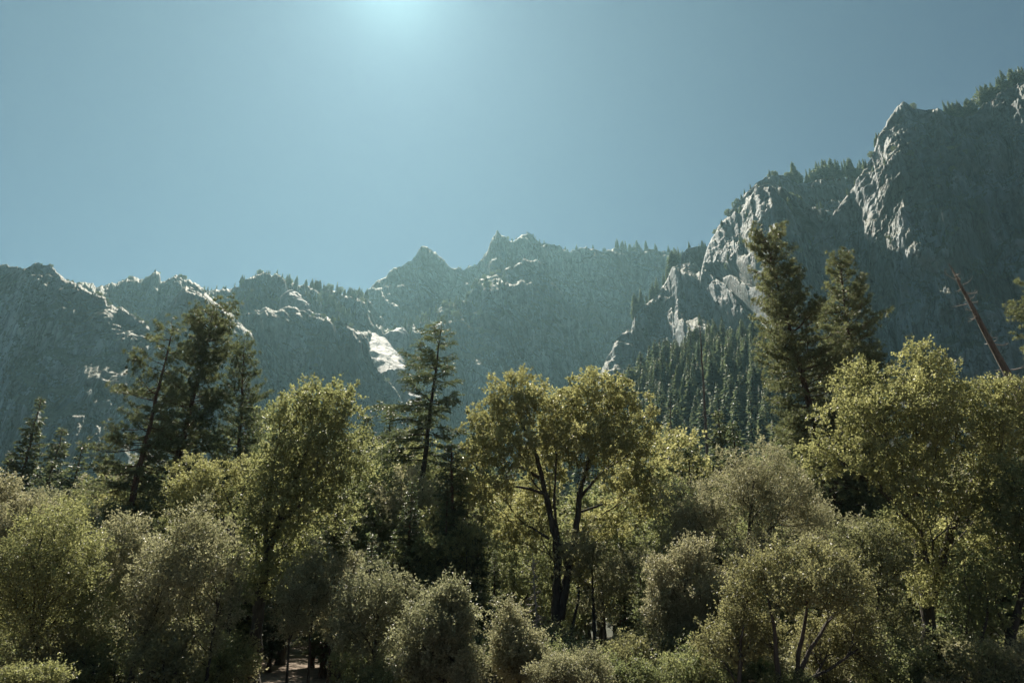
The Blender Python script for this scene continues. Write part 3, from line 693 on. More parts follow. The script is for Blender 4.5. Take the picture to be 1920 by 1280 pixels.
bush_px('live_oak', 'low rounded pale-leaved tree below and right of the tall narrow oak', 31, 700,
    [(705, 1105, 45, 28, 0, 0), (665, 1125, 35, 32, 0.3, 0), (745, 1130, 38, 32, -0.3, 0), (700, 1155, 52, 35, -0.5, 0), (650, 1175, 30, 30, 0, 0), (755, 1180, 35, 30, 0.3, 0), (700, 1205, 50, 32, 0, 0), (735, 1235, 40, 28, 0, 0)],
    'live', 115, nclus=260, LL=0.11, WW=0.066, up=0.3)
bush_px('live_oak', 'conical sage-green bush at the bottom, left of the pale spire-shaped one', 28, 835,
    [(840, 1130, 28, 24, 0, 0), (820, 1160, 32, 30, 0.2, 0), (860, 1165, 30, 32, -0.2, 0), (800, 1200, 38, 35, 0, 0), (850, 1210, 42, 38, -0.4, 0), (785, 1245, 35, 32, 0, 0), (830, 1255, 45, 35, 0, 0), (880, 1250, 25, 35, 0, 0)], 'live', 116, nclus=260, dmin=0.22)
bush_px('young_oak', 'slim pale spire-shaped sapling just left of the central oak trunk', 29, 962,
    [(952, 1158, 13, 20, 0, 0), (955, 1185, 20, 24, 0.2, 0), (945, 1215, 22, 24, 0, 0), (975, 1220, 28, 26, -0.2, 0), (965, 1250, 35, 28, 0, 0), (995, 1250, 22, 28, 0, 0)], 'live', 117, nclus=150, dmin=0.22, LL=0.10, WW=0.06)
bush_px('live_oak', 'large grey-olive rounded tree right of centre, below the tall right-hand pine', 40, 1395,
    [(1415, 880, 42, 45, 0, 0), (1380, 905, 40, 45, 0.6, 0), (1450, 905, 45, 45, -0.4, 0), (1500, 925, 42, 42, 0.3, 0), (1330, 935, 45, 42, 0.5, 0), (1280, 950, 40, 45, 0, 0), (1400, 960, 60, 50, -1, 0), (1470, 970, 55, 48, -1, 0), (1320, 990, 55, 48, -0.6, 0), (1520, 985, 40, 45, 0.3, 0), (1270, 1010, 45, 48, 0.5, 0), (1400, 1030, 60, 45, -0.8, 0), (1300, 1060, 50, 45, 0, 0)],
    'live', 118, [([(1390, 1250), (1392, 1160), (1398, 1070), (1405, 980), (1412, 910)], 0.22, 0.05), ([(1395, 1110), (1345, 1040), (1305, 980)], 0.12, 0.04), ([(1398, 1060), (1450, 990), (1490, 940)], 0.12, 0.04)], nclus=460, dmin=0.34, sig=0.26, tw=0.5, LL=0.10, WW=0.056)
bush_px('live_oak', 'olive-brown spreading live oak with several dark stems at the lower right', 28, 1490,
    [(1512, 1042, 26, 22, 0, 0), (1482, 1062, 28, 24, 0.3, 0), (1546, 1066, 26, 22, -0.2, 0), (1440, 1078, 26, 24, 0.9, 0), (1592, 1072, 26, 24, 0.7, 0), (1505, 1100, 34, 24, -0.9, 0), (1560, 1118, 32, 26, -0.7, 0), (1618, 1112, 26, 28, 0.4, 0), (1405, 1112, 28, 26, 1.0, 0), (1462, 1130, 30, 24, -0.6, 0), (1612, 1168, 36, 28, 0.9, 0), (1385, 1165, 30, 28, 1.0, 0), (1440, 1205, 40, 32, 1.3, 0), (1570, 1215, 44, 32, 1.3, 0), (1365, 1225, 36, 32, 0.6, 0), (1635, 1230, 34, 32, 0.6, 0)],
    'brownoak', 119, [([(1482, 1290), (1492, 1240), (1510, 1180), (1518, 1110)], 0.14, 0.04), ([(1460, 1295), (1458, 1230), (1452, 1170), (1440, 1120)], 0.12, 0.04), ([(1385, 1295), (1388, 1230), (1395, 1170)], 0.10, 0.035), ([(1490, 1290), (1520, 1215), (1560, 1150), (1590, 1110)], 0.11, 0.035), ([(1500, 1280), (1560, 1250), (1610, 1215)], 0.07, 0.03)], nclus=330, dmin=0.33)
bush_px('live_oak', 'russet-tinged bushy tree between the olive-brown live oak and the forked right oak', 31, 1640,
    [(1635, 1010, 36, 24, 0, 0), (1605, 1030, 28, 30, 0.3, 0), (1665, 1035, 30, 34, -0.2, 0), (1640, 1070, 42, 36, -0.3, 0), (1660, 1120, 34, 38, 0, 0), (1680, 1170, 35, 40, 0, 0), (1650, 1220, 45, 38, 0, 0)], 'brownoak', 120, nclus=230)
bush_px('live_oak', 'shaggy thin-stemmed olive tree right of the central oak, below the grey-olive rounded tree', 34, 1290,
    [(1300, 1065, 40, 40, 0, 0), (1260, 1090, 40, 40, 0.4, 0), (1330, 1110, 45, 40, -0.3, 0), (1240, 1140, 35, 40, 0, 0), (1290, 1150, 50, 45, -0.5, 0), (1340, 1180, 45, 45, 0, 0), (1255, 1200, 40, 40, 0, 0)], 'live', 121, [([(1296, 1290), (1290, 1180), (1280, 1100), (1290, 1060)], 0.12, 0.03), ([(1385, 1290), (1382, 1220), (1360, 1150), (1340, 1110)], 0.11, 0.03)], nclus=300, dmin=0.28)
bush_px('shrub', 'low pale sage shrub hiding the foot of the central oak', 27, 1060,
    [(1040, 1255, 35, 18, 0, 0), (1090, 1250, 32, 20, 0.2, 0), (1065, 1275, 55, 22, -0.3, 0), (1010, 1275, 30, 18, 0, 0), (1120, 1275, 25, 18, 0, 0)], 'live', 122, cat='shrub', nclus=150, dmin=0.16, tw=0.3, LL=0.07, WW=0.04, trunks=[([(1060, 1310), (1062, 1290), (1070, 1265)], 0.04, 0.015)])
bush_px('shrub', 'small bright shrub at the bottom edge between the sage bush and the spire-shaped sapling', 26.5, 872,
    [(872, 1255, 10, 16, 0, 0), (868, 1280, 16, 16, 0.1, 0), (885, 1280, 12, 14, 0, 0)], 'live', 123, cat='shrub', nclus=40, dmin=0.14, tw=0.28, LL=0.075, WW=0.042, trunks=[([(872, 1310), (872, 1290), (872, 1262)], 0.03, 0.012)])
bush_px('shrub', 'leafy spray of shrub at the bottom left corner', 25, 60,
    [(60, 1275, 34, 14, 0, 0), (100, 1272, 24, 10, 0, 0), (20, 1285, 34, 16, 0, 0)], 'oak', 124, cat='shrub', nclus=60, dmin=0.14, tw=0.4, LL=0.08, WW=0.045, trunks=[([(40, 1310), (45, 1295), (60, 1275)], 0.03, 0.012)])
for i, (cx, ty, lab) in enumerate([(545, 1090, 'thin-stemmed sapling nearest the dark oak trunk on the bare ground'), (585, 1050, 'tallest slim sapling on the sunlit bare ground below the narrow oak'), (622, 1075, 'slim sapling beside the low rounded pale-leaved tree')]):
    bush_px('sapling', lab, 33 + i, cx, [(cx + 6, ty + 10, 18, 26, 0, 0), (cx - 10, ty + 45, 22, 26, 0.2, 0), (cx + 14, ty + 55, 24, 26, -0.2, 0), (cx, ty + 90, 26, 22, 0, 0)], 'live', 130 + i,
            nclus=46, dmin=0.34, trunks=[([(cx - 8, 1290), (cx - 4, 1220), (cx, ty + 80), (cx + 6, ty + 20)], 0.075, 0.02)])

# ---- pines and firs near the camera
def unique_conifer(name, label, top, low, Y, mat, seed, cat='tree', bark='pbark', **kw):
    A, b = base_of(top, low, Y)
    H = A[2] - b[2]
    wd, lf = conifer(RNG(seed), H, top=(A[0] - b[0], 0), **kw)
    p = proto(name, wd, lf, M[bark], M[mat], H)
    return plant(p, b, label, cat), p
_, P_thin = unique_conifer('pine_tree', 'slender leaning pine with bare reddish trunk, leftmost of the dark pine trio', (325, 612), (243, 955), 54, 'pine', 201,
    h0=0.34, Rmax=2.7, nb=100, droop=-18, rise=20, r_base=0.36, bare=0.35, ndl=28, prof=([0, .3, .6, .85, 1], [.9, 1, .75, .45, .3]), side=(-0.25, 0), sub=1.1)
_, P_main = unique_conifer('pine_tree', 'dense dark pine with broad flat-topped crown, tallest of the left pine trio', (402, 592), (328, 880), 60, 'pine', 202,
    h0=0.16, Rmax=4.3, nb=280, droop=-14, rise=35, r_base=0.50, bare=0.25, ndl=28, prof=([0, .25, .6, .85, 1], [.95, 1, .88, .7, .4]), sub=1.05)
_, P_side = unique_conifer('pine_tree', 'lighter green pine half hidden behind the right side of the dark pine trio', (458, 636), (448, 850), 66, 'pine', 203,
    h0=0.2, Rmax=3.2, nb=260, droop=-12, rise=35, r_base=0.40, bare=0.25, ndl=28, prof=([0, .3, .7, 1], [.9, 1, .65, .25]))
_, P_fir = unique_conifer('fir_tree', 'open-branched fir with long level boughs rising behind the oaks left of centre', (828, 610), (800, 830), 58, 'fir', 204, bark='bark',
    h0=0.54, Rmax=3.9, nb=64, droop=-8, rise=32, style='fir', r_base=0.38, bare=0.18, NL=0.24, NW=0.085, dens=1.4, prof=([0, .1, .4, .7, 1], [.6, 1, .9, .6, .25]), side=(-0.22, 0))
_, P_right = unique_conifer('pine_tree', 'tallest pine at right, full shaggy crown leaning left against the cliff', (1434, 446), (1502, 720), 55, 'pine', 205,
    h0=0.22, Rmax=4.9, nb=350, droop=-16, rise=40, r_base=0.48, bare=0.22, ndl=28, prof=([0, .2, .5, .75, .9, 1], [.95, 1, .78, .5, .46, .3]), curve=0.3)
_, P_right2 = unique_conifer('pine_tree', 'second tall pine at right with tiered tufted crown behind the big broad oak', (1574, 482), (1598, 690), 58, 'pine', 206,
    h0=0.26, Rmax=4.7, nb=280, droop=-14, rise=38, r_base=0.42, bare=0.25, ndl=28, prof=([0, .3, .5, .62, .7, .85, 1], [1, .95, .72, .45, .62, .45, .22]))
_, P_cedar = unique_conifer('conifer_tree', 'dense dull-green conical conifer directly left of the central oak', (846, 828), (850, 1150), 46, 'fir', 207, bark='pbark',
    h0=0.10, Rmax=3.1, nb=230, droop=-22, rise=30, style='fir', r_base=0.34, bare=0.12, NL=0.20, NW=0.085, dens=1.7, shape=0.8)
_, P_spire = unique_conifer('fir_tree', 'narrow dark spire-topped conifer near the left edge below the cliff', (78, 745), (40, 900), 74, 'fir', 208, bark='pbark',
    h0=0.12, Rmax=3.3, nb=190, droop=-20, rise=38, style='fir', r_base=0.34, bare=0.12, NL=0.36, NW=0.15, dens=1.3, shape=0.85)
_, P_edge = unique_conifer('pine_tree', 'pine cut off by the right edge of the frame beside the leaning dead trunk', (1962, 500), (1985, 700), 60, 'pine', 209,
    h0=0.3, Rmax=4.6, nb=130, droop=-10, rise=30, r_base=0.42, bare=0.25, ndl=28, prof=([0, .3, .7, 1], [.95, 1, .7, .25]))

# ---- dead trunks
def snag(name, label, top, low, Y, seed, mat='dead', rb=0.26, nb=46, Lb=1.6, h0=0.35):
    A, b = base_of(top, low, Y); H = A[2] - b[2]; rng = RNG(seed)
    n = 30; t = np.linspace(0, 1, n); tx = A[0] - b[0]
    P = np.stack([tx * t, 0 * t, H * t], 1); P[1:-1, :2] += rng.normal(0, 0.03, (n - 2, 2))
    g = Geo(); tube(g, P, rb * (1 - t) ** 0.7 + 0.025, 9)
    wood = g.mesh('trunk', M[mat]); o = thing(name, b, label, 'dead tree')
    link('trunk', wood, o)
    for i in range(nb):
        g2 = Geo()
        h = h0 + (0.97 - h0) * rng.random() ** 0.9; az = rng.random() * 6.28
        L = Lb * rng.uniform(0.25, 1.1) * (1.15 - 0.75 * h)
        m = 6; q = np.linspace(0, 1, m); e = R(rng.uniform(-35, 15)) + R(rng.uniform(10, 60)) * q ** 1.5
        st = L / (m - 1); az_ = az + np.cumsum(rng.normal(0, 0.18, m))
        B = np.array([tx * h, 0, H * h]) + np.cumsum(np.stack([np.cos(az_) * np.cos(e), np.sin(az_) * np.cos(e), np.sin(e)], 1) * st, 0)
        tube(g2, B, (0.016 + 0.020 * L) * (1 - q) + 0.014, 4)
        if L > 0.7:
            for _ in range(2):
                k = rng.integers(2, 5); d = unit(rng.normal(size=3) + np.array([math.cos(az), math.sin(az), 0.4])) * L * 0.35
                tube(g2, np.array([B[k], B[k] + d * 0.5 + [0, 0, 0.03], B[k] + d]), np.array([0.013, 0.010, 0.006]), 3)
        link('dead_branch', g2.mesh('dead_branch', M['grey'] if mat == 'dead' else M[mat]), o)
    return o
snag('dead_pine', 'bare reddish-brown leaning dead trunk with stubby pale twigs at the right', (1779, 494), (1890, 702), 50, 301, rb=0.55, nb=48, Lb=2.6, h0=0.45)
snag('dead_pine', 'tall thin dead trunk standing before the hazy forest right of the central oak', (1312, 602), (1326, 850), 92, 302, rb=0.34, nb=34, Lb=1.6)
snag('dead_pine', 'short bare dead pole just right of the central oak crown', (1256, 742), (1259, 830), 90, 303, rb=0.22, nb=20, Lb=1.2)
snag('dead_tree', 'small grey-pink dead tree with bare twigs behind the central oak trunk', (998, 1035), (1004, 1130), 47, 304, mat='grey', rb=0.07, nb=60, Lb=1.0, h0=0.2)
# fallen pale branches on the ground
def fallen(label, px, py, Y, seed, L=2.2):
    p = at(px, py, Y); rng = RNG(seed); g = Geo()
    z0 = gz(p[0], Y)
    for i in range(7):
        a = rng.uniform(-0.6, 0.6) + (math.pi if i % 2 else 0); l = L * rng.uniform(0.4, 1); q = np.linspace(0, 1, 7)
        B = np.stack([np.cos(a) * l * q + rng.normal(0, 0.04, 7), np.sin(a) * l * q * 0.6 + rng.normal(0, 0.04, 7), 0.05 + l * rng.uniform(0.05, 0.6) * q + rng.normal(0, 0.03, 7)], 1)
        B[0] = (0, 0, 0.03); tube(g, B, 0.03 * (1 - q) + 0.007, 4)
    o = link('fallen_branch', g.mesh('fallen_branch', M['grey'])); o.location = (p[0], Y, z0)
    tag(o, label, 'dead branch')
fallen('pale dry fallen branches lying in shade to the right of the central oak', 1160, 1240, 31, 311)
fallen('bleached fallen branch near the stems of the olive-brown live oak', 1420, 1262, 29, 312, 1.4)

# ================================================================== trees of the wood behind
def local_broad(seed, H, W, mat, kind, nclus=150, LL=0.2, WW=0.13, dmin=0.55, per=14, twigs=7, bark='bark'):
    rng = RNG(seed); lob = []
    for k in range(9):
        a = rng.random() * 6.28; r = W * 0.32 * rng.random() ** 0.5; z = H * rng.uniform(0.38, 0.86)
        s = W * rng.uniform(0.2, 0.3) * (1.15 - 0.5 * abs(z / H - 0.6))
        lob.append((r * math.cos(a), r * math.sin(a), z, s, s, s * 0.95))
    lob.append((0, 0, H * 0.84, W * 0.22, W * 0.22, H * 0.15))
    tr = [(np.array([(0, 0, 0), (0.1, 0, H * 0.25), (0.0, 0.1, H * 0.5), (0.2, 0, H * 0.78)]), 0.022 * H, 0.05)]
    wd, lf = broadleaf(rng, tr, lob, nclus=nclus, dmin=dmin, sig=0.4, tw=0.6, LL=LL, WW=WW, per=per, twigs=twigs)
    return proto(kind, wd, lf, M[bark], M[mat], H)
PB = [local_broad(401, 15, 9, 'green', 'broadleaf_tree'), local_broad(402, 13, 9, 'oak', 'broadleaf_tree'), local_broad(403, 16, 8, 'live', 'broadleaf_tree'), local_broad(404, 12, 8.5, 'green', 'broadleaf_tree')]
def local_con(seed, H, Rm, kind='conifer', nb=190, shape=0.85, dens=0.9, NL=0.38, NW=0.17, mat='fir'):
    wd, lf = conifer(RNG(seed), H, h0=0.1, Rmax=Rm, nb=nb, droop=-22, rise=35, style='fir', r_base=0.016 * H, bare=0.12, NL=NL, NW=NW, dens=dens, shape=shape)
    return proto(kind, wd, lf, M['pbark'], M[mat], H)
PC = [local_con(411, 22, 3.6), local_con(412, 26, 4.0, shape=0.75), local_con(413, 18, 3.3), local_con(414, 24, 3.0, shape=0.7)]
rnd = random.Random(5)
# (photo x, photo y of the top, distance, kind index, label)
wood = [
 (118, 802, 112, 'c', 0, 'pale hazy pointed conifer just right of the narrow spire-topped one'),
 (156, 830, 92, 'c', 2, 'small pointed conifer left of the dark pine trio, below the hazy one'),
 (22, 846, 84, 'c', 1, 'dark conifer at the left edge below the spire-topped one'),
 (100, 862, 80, 'c', 2, 'squat conifer right below the spire-topped one at left'),
 (205, 850, 76, 'c', 3, 'dark conifer just left of the leaning slender pine'),
 (528, 756, 88, 'b', 0, 'rounded green treetop peeking between the dark pines and the tall narrow oak'),
 (690, 778, 78, 'c', 0, 'dark pointed conifer right of the tall narrow oak'),
 (733, 758, 82, 'c', 1, 'bushy dark conifer left of the open-branched fir'),
 (770, 800, 66, 'b', 1, 'light green broadleaf crown at the foot of the open-branched fir'),
 (720, 850, 54, 'b', 0, 'mid-green dense broadleaf tree left of the dull-green conical conifer'),
 (668, 880, 50, 'b', 3, 'leafy tree tucked behind the right edge of the tall narrow oak'),
 (780, 872, 51, 'b', 2, 'grey-green tree between the mid-green broadleaf and the conical conifer'),
 (895, 770, 80, 'c', 2, 'conifer half hidden behind the left crown of the central oak'),
 (1262, 800, 74, 'b', 1, 'yellowish broadleaf crown at the right fringe of the central oak'),
 (1240, 880, 56, 'b', 0, 'green broadleaf tree behind the lower right branches of the central oak'),
 (1345, 770, 86, 'c', 0, 'green pointed conifer right of the tall thin dead trunk'),
 (1372, 790, 78, 'c', 3, 'slim conifer in front of the tall shaggy right pine'),
 (1290, 840, 70, 'c', 2, 'short conifer left of the tall thin dead trunk'),
 (1440, 830, 62, 'b', 2, 'grey-green crown below the tall shaggy right pine'),
 (1535, 800, 60, 'b', 0, 'green crown between the two tall right pines'),
 (1170, 1150, 38, 'c', 2, 'small feathery bluish conifer at the foot of the central oak, right side'),
 (700, 1000, 40, 'c', 2, 'small bright green pointed conifer above the low rounded pale-leaved tree'),
 (645, 1000, 44, 'b', 2, 'slender leafy tree behind the saplings'),
]
def plant_top(p, px, py, Y, label, rz, group=None, cat='tree', name=None):
    A = at(px, py, Y); g = gz(A[0], Y); H = A[2] - g
    return plant(p, (A[0], Y, g - 0.05), label, cat, group, rz, H / p.H, name)
for (px, py, Y, k, i, lab) in wood:
    plant_top((PC if k == 'c' else PB)[i], px, py, Y, lab, rnd.random() * 6.28)
# the crowded wood filling the valley floor behind the front trees
skyl = ([-80, 60, 160, 260, 470, 520, 680, 760, 860, 1000, 1150, 1260, 1330, 1420, 1560, 1700, 1850, 2000], [880, 880, 870, 860, 840, 800, 810, 820, 850, 880, 880, 850, 830, 830, 830, 860, 860, 860])
regions = [(-90, 200, 'dense wood below the left cliff', 'left'), (200, 500, 'shadowy wood behind the dark pine trio', 'pines'), (500, 860, 'wood between the tall narrow oak and the conical conifer', 'mid'), (860, 1240, 'wood seen through the branches of the central oak', 'oak'), (1240, 1560, 'wood behind the grey-olive rounded tree', 'olive'), (1560, 2010, 'dark wood behind the largest right oak', 'right')]
for (a, b, txt, key) in regions:
    n = int((b - a) / 11)
    for q in range(n):
        px = a + (b - a) * (q + rnd.random()) / n; Y = rnd.uniform(52, 130) if q % 3 else rnd.uniform(42, 60)
        py = np.interp(px, *skyl) + rnd.uniform(0, 70) + (rnd.uniform(40, 200) if Y < 60 else 0)
        con = rnd.random() < 0.5
        lab = ('dark pointed conifer crowded in the ' if con else 'leafy broadleaf tree crowded in the ') + txt
        plant_top(rnd.choice(PC if con else PB), px, py, Y, lab, rnd.random() * 6.28, group=('conifers' if con else 'broadleaf trees') + ' in the ' + txt, name='conifer_tree' if con else None)  # mixed conifers from the shared shapes, not one particular species
for q in range(40):
    px = -60 + 2040 * ((q * 0.618034 + 0.1) % 1.0); Y = rnd.uniform(40, 47)
    if 930 < px < 1190 or 430 < px < 660: continue
    txt = [r for r in regions if r[0] <= px <= r[1]][:1]
    if not txt: continue
    txt = txt[0][2]
    plant_top(rnd.choice(PB), px, rnd.uniform(940, 1110), Y, 'leafy broadleaf tree crowded in the ' + txt, rnd.random() * 6.28, group='broadleaf trees in the ' + txt)
# undergrowth
SH = []
for s in (421, 422, 423):
    rng = RNG(s); lob = [(rng.normal(0, 0.5), rng.normal(0, 0.4), rng.uniform(0.5, 1.3), 0.6, 0.6, 0.5) for _ in range(6)]
    wd, lf = broadleaf(rng, [(np.array([(0, 0, 0), (0, 0, 0.3), (0.05, 0, 0.7)]), 0.04, 0.02)], lob, nclus=70, dmin=0.18, twigs=7, per=14, sig=0.16, tw=0.35, LL=0.09, WW=0.05, up=0.7)
    SH.append(proto('shrub', wd, lf, M['bark'], M[('live', 'green', 'brownoak')[s - 421]], 1.6))
for q in range(150):
    Y = rnd.uniform(28, 50); px = -80 + 2080 * (q * 0.618034 % 1.0)
    if 430 < px < 665: continue
    x = at(px, 1200, Y)[0]; side = 'left of' if px < 960 else 'right of'
    plant(rnd.choice(SH), (x, Y, gz(x, Y) - 0.03), 'low shaded understory shrub under the trees ' + side + ' the central oak', 'shrub', 'understory shrubs ' + side + ' the central oak', rnd.random() * 6.28, rnd.uniform(0.7, 1.7))

# ================================================================== far forest and ridge trees
FARP = []; FARG = []; STUFF = []
for k, (H, Rm, wh, pr, shp) in enumerate([(30, 5.6, 22, 13, 0.75), (30, 4.6, 22, 12, 0.7), (30, 6.4, 20, 14, 0.6), (30, 3.8, 24, 11, 0.8)]):
    FARG.append(far_conifer(RNG(500 + k), H, Rm, wh, pr, shape=shp)); FARP.append(FARG[-1].mesh('far_conifer', [M['far'], M['pbark']], smooth=False))
TALP = []
for k, (H, Rm, wh, pr, shp) in enumerate([(30, 6.4, 38, 22, 0.7), (30, 5.2, 40, 22, 0.62), (30, 7.2, 34, 24, 0.6), (30, 4.4, 40, 20, 0.8)]):
    TALP.append(far_conifer(RNG(520 + k), H, Rm, wh, pr, shape=shp).mesh('slope_conifer', [M['far'], M['pbark']], smooth=False))
BUSH = []
for k in range(2):
    rng = RNG(540 + k); g = Geo(); tube(g, np.array([[0, 0, -1], [0, 0, 4], [0.2, 0, 8]]), np.array([0.4, 0.3, 0.1]), 5, mi=1)
    n = 420; d = unit(rng.normal(size=(n, 3))); pos = d * (rng.random((n, 1)) ** 0.4) * np.array([4.2, 4.2, 3.6]) + [0, 0, 5.2]
    pos += (fbm(pos[:, 0] / 2, pos[:, 1] / 2, pos[:, 2] / 2, k, 2)[:, None] - 0.5) * 4
    leaves(g, rng, pos, d + rng.normal(0, 0.6, (n, 3)), 1.3, 0.9)
    BUSH.append(g.mesh('ridge_bush', [M['far'], M['pbark']], smooth=False))
def far(me, name, loc, label, group, H, cat='tree', sx=1.0):
    o = link(name, me); o.location = loc; s = H / 30.0 if name != 'bushy_tree' else H / 9.0
    o.scale = (s * sx, s * sx, s); o.rotation_euler = (R(rnd.uniform(-3, 3)), R(rnd.uniform(-3, 3)), rnd.random() * 6.28)
    tag(o, label, cat, group)
def stuff_tree(loc, H, sx=1.0):
    g = rnd.choice(FARG); V = np.concatenate(g.V); a = rnd.random() * 6.28; s = H / 30.0
    c_, s_ = math.cos(a) * s * sx, math.sin(a) * s * sx
    STUFF.append((np.stack([V[:, 0] * c_ - V[:, 1] * s_, V[:, 0] * s_ + V[:, 1] * c_, V[:, 2] * s], 1) + np.asarray(loc), g, rnd.random()))
def build_stuff():
    G_ = Geo()
    for V, g, r in STUFF:
        off = G_.n; G_.V.append(V); G_.n += len(V)
        for f, t, mi in zip(g.F, g.tone, g.mi): G_.F.append(f + off); G_.tone.append(np.clip(t * 0.8 + (r - 0.4) * 0.5, 0, 1)); G_.mi.append(mi)
    tag(link('distant_conifers', G_.mesh('distant_conifers', [M['far'], M['pbark']], smooth=False)), 'smallest far conifers scattered over the ledges, rims and hazy slopes of the mountains', 'conifers', kind='stuff')
def px2m(p, h): return h * float((np.asarray(p) - CAM) @ FW) / F
def rimtrees(key, x0, x1, n, h0, h1, label, group, bush=0.0, back=(0, 4)):
    for q in range(int(n * 1.5)):
        px = rnd.uniform(x0, x1); p = rim(cl[key], px, rnd.uniform(*back)); h0_ = h0 * 0.55
        b = rnd.random() < bush; H = px2m(p, 1.12 * (h0_ + (h1 - h0_) * rnd.random() ** 0.7)) * (0.6 if b else 1)
        if b: far(rnd.choice(BUSH), 'bushy_tree', p, label.replace('conifer', 'bushy tree'), group, H)
        elif h1 < 24: stuff_tree(p, H)
        else: far(rnd.choice(FARP), 'conifer', p, label, group, H)
def facetrees(key, box, n, h0, h1, label, group, bush=0.3):
    k = 0; tries = 0; c = cl[key]
    while k < n and tries < n * 40:
        tries += 1; px = rnd.uniform(box[0], box[2]); py = rnd.uniform(box[1], box[3])
        i = int(np.argmin(np.abs(c.px - px))); _, yy = proj(c.P[i]); j = int(np.argmin(np.abs(yy - py)))
        if abs(yy[j] - py) > 4 or (c.led[i, j] < 0.35 and tries < n * 24): continue
        p = c.P[i, j] + np.array([0, 0, -0.8]); b = rnd.random() < bush and k < 24; H = px2m(p, rnd.uniform(h0, h1)) * (0.6 if b else 1)
        if b: far(rnd.choice(BUSH), 'bushy_tree', p, label.replace('conifer', 'bushy tree'), group, H)
        else: stuff_tree(p, H, rnd.uniform(0.9, 1.5))
        k += 1
G = 'conifers along the '
rimtrees('right', 1768, 1830, 12, 28, 42, 'conifer in the dense row on the saddle of the high right cliff', G + 'saddle of the high right cliff', 0.1, (0, 5))
rimtrees('right', 1838, 1925, 16, 28, 46, 'conifer in the topmost thicket on the highest right crest', G + 'highest right crest', 0.2, (0, 6))
rimtrees('right', 1712, 1714, 1, 20, 20, 'lone bushy tree on the summit knob of the right cliff', None, 1.0, (0, 2))
rimtrees('right', 1616, 1650, 5, 14, 24, 'small conifer on the stepped edge just below the right summit', G + 'stepped right edge', 0.2)
rimtrees('buttress', 1490, 1622, 26, 26, 46, 'conifer in the row between the rounded right buttress and the high cliff', G + 'right saddle', 0.12, (0, 6))
rimtrees('buttress', 1335, 1400, 6, 10, 18, 'tiny conifer on the sloping left edge of the right buttress', G + 'left edge of the buttress', 0.3)
rimtrees('buttress', 1440, 1488, 7, 9, 16, 'small bushy conifer on top of the rounded right buttress', G + 'buttress top', 0.7)
rimtrees('notch', 1186, 1282, 14, 26, 44, 'conifer on the descending spur between the central massif and the right buttress', G + 'descending spur', 0.1)
rimtrees('notch', 1290, 1325, 4, 10, 16, 'tiny conifer on the ledge left of the right buttress', G + 'ledge left of the buttress', 0.2)
rimtrees('peaks', 1145, 1212, 14, 13, 22, 'conifer in the skyline cluster on the flat rim right of the twin peaks', G + 'flat central rim', 0.0)
rimtrees('peaks', 1058, 1145, 10, 6, 12, 'tiny conifer on the rim between the twin peaks and the skyline cluster', G + 'central rim', 0.1)
rimtrees('peaks', 1212, 1290, 10, 8, 17, 'small conifer on the rim right of the skyline cluster', G + 'right central rim', 0.1)
rimtrees('peaks', 950, 1035, 7, 5, 11, 'tiny conifer on top of the right twin peak', G + 'right twin peak', 0.3)
rimtrees('peaks', 852, 895, 4, 5, 9, 'tiny conifer in the notch between the pyramid and the twin peaks', G + 'notch', 0.4)
rimtrees('back_left', 470, 545, 16, 8, 17, 'conifer on the rounded wooded knob of the left ridge', G + 'wooded knob', 0.35)
rimtrees('back_left', 545, 690, 18, 7, 16, 'small conifer on the long slope right of the wooded knob', G + 'slope right of the knob', 0.25)
rimtrees('back_left', 325, 350, 3, 8, 12, 'bushy tree on the small left ridge bump', G + 'left bump', 1.0)
rimtrees('back_left', 365, 440, 7, 7, 14, 'scattered conifer on the dip left of the wooded knob', G + 'dip left of the knob', 0.2)
rimtrees('back_left', 200, 300, 6, 5, 9, 'small bushy tree on the toothed left ridge', G + 'toothed left ridge', 0.7)
rimtrees('left', 120, 280, 18, 5, 11, 'low bushy tree on the falling edge of the left cliff', G + 'falling edge of the left cliff', 0.9)
rimtrees('left', 40, 105, 5, 4, 7, 'tiny bushy tree on the flat top of the left cliff', G + 'top of the left cliff', 0.8)
rimtrees('wedge', 355, 470, 10, 5, 11, 'small bushy tree along the right edge of the wedge-shaped left crag', G + 'left crag edge', 0.7)
rimtrees('front_peak', 740, 940, 18, 7, 15, 'small conifer on the ledge below the pyramid peak', G + 'ledge below the pyramid peak', 0.35)
facetrees('back_left', (440, 530, 690, 600), 140, 10, 24, 'conifer scattered over the wooded slope above the pale slabs', 'conifers on the slope above the slabs', 0.4)
facetrees('front_peak', (720, 520, 950, 650), 90, 10, 24, 'small conifer on the rocky shoulder below the twin peaks', 'conifers on the rocky shoulder', 0.4)
facetrees('buttress', (1340, 350, 1530, 520), 45, 9, 24, 'small conifer on a ledge of the right buttress', 'conifers on the buttress ledges', 0.4)
facetrees('right', (1540, 250, 1800, 520), 40, 7, 22, 'small conifer clinging to the face of the high right cliff', 'conifers on the high right cliff face', 0.5)
facetrees('notch', (1180, 560, 1300, 680), 8, 14, 26, 'conifer on the face of the right spur', 'conifers on the right spur face', 0.2)
facetrees('lobe', (450, 590, 740, 760), 30, 7, 16, 'small bush on the shaded spur beside the pale slabs', 'bushes on the shaded spur', 0.8)
facetrees('left', (0, 510, 300, 700), 26, 5, 11, 'low bush on the ledges of the left cliff', 'bushes on the left cliff ledges', 1.0)
